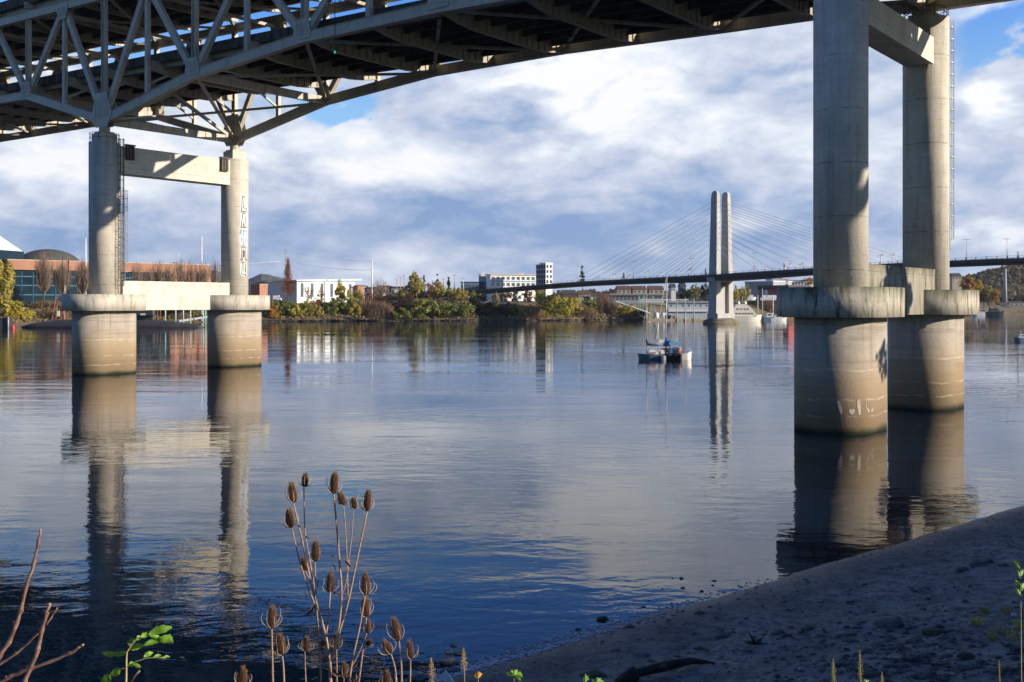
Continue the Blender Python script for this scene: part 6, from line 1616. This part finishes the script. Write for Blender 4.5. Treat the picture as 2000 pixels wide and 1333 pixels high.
def leaf(parent, a, b, w, d, m_, fold=.35, wav=0.0, Zf=ZL, tip=1.0):
    pa_, pb2 = at(*Zf(*a), d), at(*Zf(*b), d + .02); ax = pb2 - pa_; L = ax.length; ax.normalize(); up = ax.cross(Vector((0, 1, 0))).normalized(); nn = up.cross(ax)
    wk = w / 4.002 * d / FPX / 2; n = 10; vs = []
    for i in range(n + 1):
        f = i / n; ww = wk * (math.sin(math.pi * min(1, f * .96 + .02)) ** .75) * (1 + .12 * math.sin(f * 21 + wav)); c = pa_ + ax * L * f + up * math.sin(f * 3.1) * L * .06 + nn * math.sin(f * 7 + wav) * wk * .22
        vs += [c + up * ww + nn * ww * fold, c + up * ww * .5 + nn * ww * fold * .35, c, c - up * ww * .5 + nn * ww * fold * .35, c - up * ww + nn * ww * fold]
    mb = MB(); mb.add(vs, [(i * 5 + j, i * 5 + j + 1, i * 5 + j + 6, i * 5 + j + 5) for i in range(n) for j in range(4)], True); mb.build('leaf', m_, parent)
o = thing('leafy_sprig', 'bright green leafy sprig lit by the sun over the dark water', 'plant', shrub_base(247, 2.9))
mb = MB(); mb.tube([Vector((at(*ZL(985, 1345), 2.9).x, 2.9, gz(-1.1, 2.9))), at(*ZL(985, 1345), 2.9), at(*ZL(987, 1250), 2.9), at(*ZL(988, 1150), 2.9), at(*ZL(992, 1095), 2.9), at(*ZL(1030, 1040), 2.9), at(*ZL(1075, 985), 2.9), at(*ZL(1130, 962), 2.9)], [.005, .0034, .003, .0026, .0022, .0018, .0015, .001], 8); mb.build('stem', M_gstem, o)
mb = MB(); mb.tube([at(*ZL(990, 1215), 2.9), at(*ZL(1060, 1172), 2.9), at(*ZL(1140, 1145), 2.9), at(*ZL(1230, 1140), 2.9), at(*ZL(1300, 1142), 2.9)], [.0018, .0016, .0014, .001, .0007], 6); mb.build('side_stem', M_gstem, o)
mb = MB(); mb.tube([at(*ZL(988, 1222), 2.9), at(*ZL(935, 1228), 2.9)], [.0016, .001], 6); mb.build('side_stem', M_gstem, o)
mb = MB(); mb.tube([at(*ZL(1015, 1345), 2.92), at(*ZL(1060, 1275), 2.92), at(*ZL(1092, 1242), 2.92)], [.0035, .003, .003], 7); mb.build('cut_twig', M_twigr, o)
for i, (a, b, w, f) in enumerate([((985, 1100), (880, 1112), 42, .5), ((905, 1112), (792, 1105), 44, .5), ((1010, 1075), (1125, 1050), 52, .3), ((1120, 1045), (1262, 1012), 46, .6), ((1100, 985), (1165, 955), 42, .4), ((1160, 962), (1345, 905), 66, .35), ((1170, 975), (1262, 1000), 36, .5), ((1245, 985), (1352, 1025), 82, .3), ((1010, 1050), (1050, 985), 62, .3), ((1060, 1000), (1112, 985), 40, .4), ((1125, 1135), (1198, 1100), 40, .3), ((1200, 1138), (1262, 1125), 28, .5), ((1262, 1128), (1272, 1168), 24, .5), ((1270, 1142), (1328, 1136), 22, .5), ((1000, 1200), (1050, 1195), 42, .4), ((1040, 1198), (1098, 1225), 40, .4), ((935, 1228), (850, 1285), 62, .5), ((860, 1275), (785, 1345), 74, .5)]):
    leaf(o, a, b, w, 2.9 + .01 * (i % 3), M_leaf, f, i * 1.3)

# seed stalks, flower and small leaves along the bottom edge
M_seed = mat('straw_seed', (.42, .30, .11), (.30, .22, .08), .8, 50); M_seed2 = mat('green_straw_seed', (.22, .20, .07), (.32, .27, .10), .8, 50)
def stalk(px, top, bot, w, d, m_, label):
    k = d / FPX; a = at(px, top, d); b = at(px + 2, bot, d); g0 = Vector((b.x + .02, d, gz(b.x, d))); o = thing('seed_stalk', label, 'plant', g0, 'dry seed stalks')
    mb = MB(); mb.tube([g0, (g0 + b) / 2, b, a], [.003, .0025, .0018, .0008], 6); mb.build('stem', M_seed, o)
    r = random.Random(int(px)); mb = MB(); H = (a - b).length
    for i in range(240):
        f = r.random(); ww = w * k / 2 * math.sin(math.pi * min(1, .12 + f * .88)) ** .8 * (1.05 - f * .55); an = r.uniform(0, 6.28); rr = ww * r.uniform(.1, 1)
        c = b.lerp(a, f) + Vector((math.cos(an) * rr, math.sin(an) * rr, 0)); dr = Vector((math.cos(an) * .4, math.sin(an) * .4, 1)).normalized(); s_ = .0035; q = dr.cross(Vector((0, 1, .2))).normalized() * s_ * .35
        mb.add([c, c + q + dr * s_ * .5, c + dr * s_ * 1.4, c - q + dr * s_ * .5, c + Vector((0, -.001, 0)) + dr * s_ * .6], [(0, 1, 4), (1, 2, 4), (2, 3, 4), (3, 0, 4)])
    mb.build('seed_spike', m_, o)
stalk(905, 1267, 1312, 17, 3.8, M_seed, 'pale straw seed stalk in front of the waterline foam'); stalk(842, 1286, 1338, 20, 3.7, M_seed, 'brownish seed stalk in front of the grey rocks')
stalk(1627, 1288, 1336, 13, 4.2, M_seed2, 'left greenish seed stalk in front of the beach rocks'); stalk(1679, 1272, 1330, 13, 4.2, M_seed2, 'taller greenish seed stalk in front of the beach rocks'); stalk(1722, 1314, 1350, 11, 4.2, M_seed2, 'short seed stalk at the bottom edge right of the taller ones')
stalk(1951, 1290, 1345, 4, 4.4, M_seed2, 'thin bare grass stalk near the bottom right corner')
ID = lambda X, Y: (X, Y)
def small_plant(label, px, py, d, leaves, m_, name='small_weed', grp='small weeds along the bottom edge', cat='weed'):
    a = at(px, py, d); g0 = Vector((a.x, d, min(a.z, gz(a.x, d)))); o = thing(name, label, cat, g0, grp)
    mb = MB(); mb.tube([g0, (g0 + a) / 2 + Vector((.004, 0, 0)), a], [.003, .0024, .0012], 6); mb.build('stem', M_gstem, o)
    for i, (dx, dy, ex, ey, w) in enumerate(leaves): leaf(o, (px + dx, py + dy), (px + ex, py + ey), w * 4, d + .01 * i, m_, .35, i * 1.7, ID)
small_plant('little orange-yellow flower by the waterline', 934, 1324, 3.7, [(0, 0, -6, -9, 6), (0, -2, 1, -13, 7), (0, 0, 8, -8, 6), (0, -3, -2, -7, 6), (-1, -1, 5, -11, 5), (0, 0, -8, -4, 4)], M_leaf2, 'wild_flower', None, 'flower')
small_plant('curled bright green leaf cluster on the sand left of the fern', 1004, 1325, 3.6, [(0, -6, -15, -10, 8), (0, -6, 8, -16, 9), (2, -8, 16, -2, 12), (2, -4, 12, 6, 8), (-4, -10, -2, -16, 6)], M_leaf)
small_plant('tiny fern-like green shoot below the driftwood log', 1144, 1336, 3.6, [(0, 0, 0, -20, 5), (0, -4, -6, -10, 4), (0, -4, 7, -10, 4), (0, -9, -5, -14, 3), (0, -9, 6, -15, 3)], M_leaf)
small_plant('flat green leaf tuft right of the fern-like shoot', 1166, 1334, 3.6, [(0, 0, -10, -6, 7), (0, 0, 9, -8, 7), (0, -1, 2, -10, 6), (0, 0, 14, -2, 5)], M_leaf)
small_plant('sunlit yellow-green shoot cut by the right edge', 1994, 1175, 4.5, [(0, -10, -10, -26, 9), (0, -20, 8, -36, 9), (0, -30, -12, -42, 8), (0, -44, -6, -60, 6), (0, -62, -12, -76, 6), (0, -74, -18, -80, 5), (0, -50, 8, -62, 8)], M_leaf)
small_plant('small green sprig at the bottom beside the taller seed stalks', 1690, 1336, 4.1, [(0, 0, -8, -7, 6), (0, 0, 8, -6, 6), (0, 0, 0, -9, 5)], M_leaf)
# trailing weeds on the sand at the right
for i, (px, py, w) in enumerate([(1924, 1203, 18), (1908, 1222, 26), (1950, 1240, 30), (1980, 1252, 26), (1936, 1252, 20), (1990, 1232, 22), (1966, 1200, 18)]):
    p = ground_at(px, py); o = thing('beach_weed', 'low trailing green weed on the sand, %s counted down from the sunlit shoot' % ordn[i], 'weed', p, 'trailing weeds on the sand'); r2 = random.Random(i)
    mb = MB(); s_ = w * p.y / FPX / 2
    for k in range(70):
        a = r2.uniform(0, 6.28); rr = s_ * r2.random() ** .5 * 1.2; c = p + Vector((math.cos(a) * rr, math.sin(a) * rr, r2.uniform(.02, .22))); q = r2.uniform(.025, .06)
        t = Vector((r2.gauss(0, 1), r2.gauss(0, 1), r2.gauss(0, .5))).normalized(); u = t.cross(Vector((r2.gauss(0, 1), r2.gauss(0, 1), 1))).normalized()
        mb.add([c - t * q, c - u * q * .5, c + t * q, c + u * q * .5], [(0, 1, 2, 3)])
    mb.build('leaves', F['lime'] if i % 2 else F['green'], o)
    mb = MB(); mb.tube([p + Vector((-s_, 0, .03)), p + Vector((0, 0, .08)), p + Vector((s_, .1, .03))], .008, 5); mb.build('stem', M_gstem, o)
for px, py, lab in ((1937, 1204, 'white scrap of litter beside the topmost trailing weed'), (1980, 1204, 'white scrap of litter nearest the right edge')):
    p = ground_at(px, py); mb = MB(); mb.hexa([p + Vector(q) for q in ((-.08, -.05, 0), (.07, -.06, 0), (.09, .05, .02), (-.05, .06, .01), (-.05, -.03, .07), (.04, -.04, .09), (.06, .03, .06), (-.03, .04, .05))]); tag(mb.build('litter', M_wht, None, p), lab, 'litter')

# ================================================================ air between here and the far shore
mb = MB(); mb.hexa([(-3500, -330, -7.5), (3500, -330, -7.5), (3500, 6600, -7.5), (-3500, 6600, -7.5), (-3500, -330, 330), (3500, -330, 330), (3500, 6600, 330), (-3500, 6600, 330)])
mh = bpy.data.materials.new('river_haze'); mh.use_nodes = True
g = NT(mh.node_tree); g.n.clear(); out = g.new('ShaderNodeOutputMaterial'); pv = g.new('ShaderNodeVolumePrincipled')
pv.inputs['Color'].default_value = (.80, .88, 1.0, 1); pv.inputs['Density'].default_value = .00004; pv.inputs['Anisotropy'].default_value = .2
g.l.new(pv.outputs[0], out.inputs['Volume']); struct(mb.build('haze', mh), 'stuff')
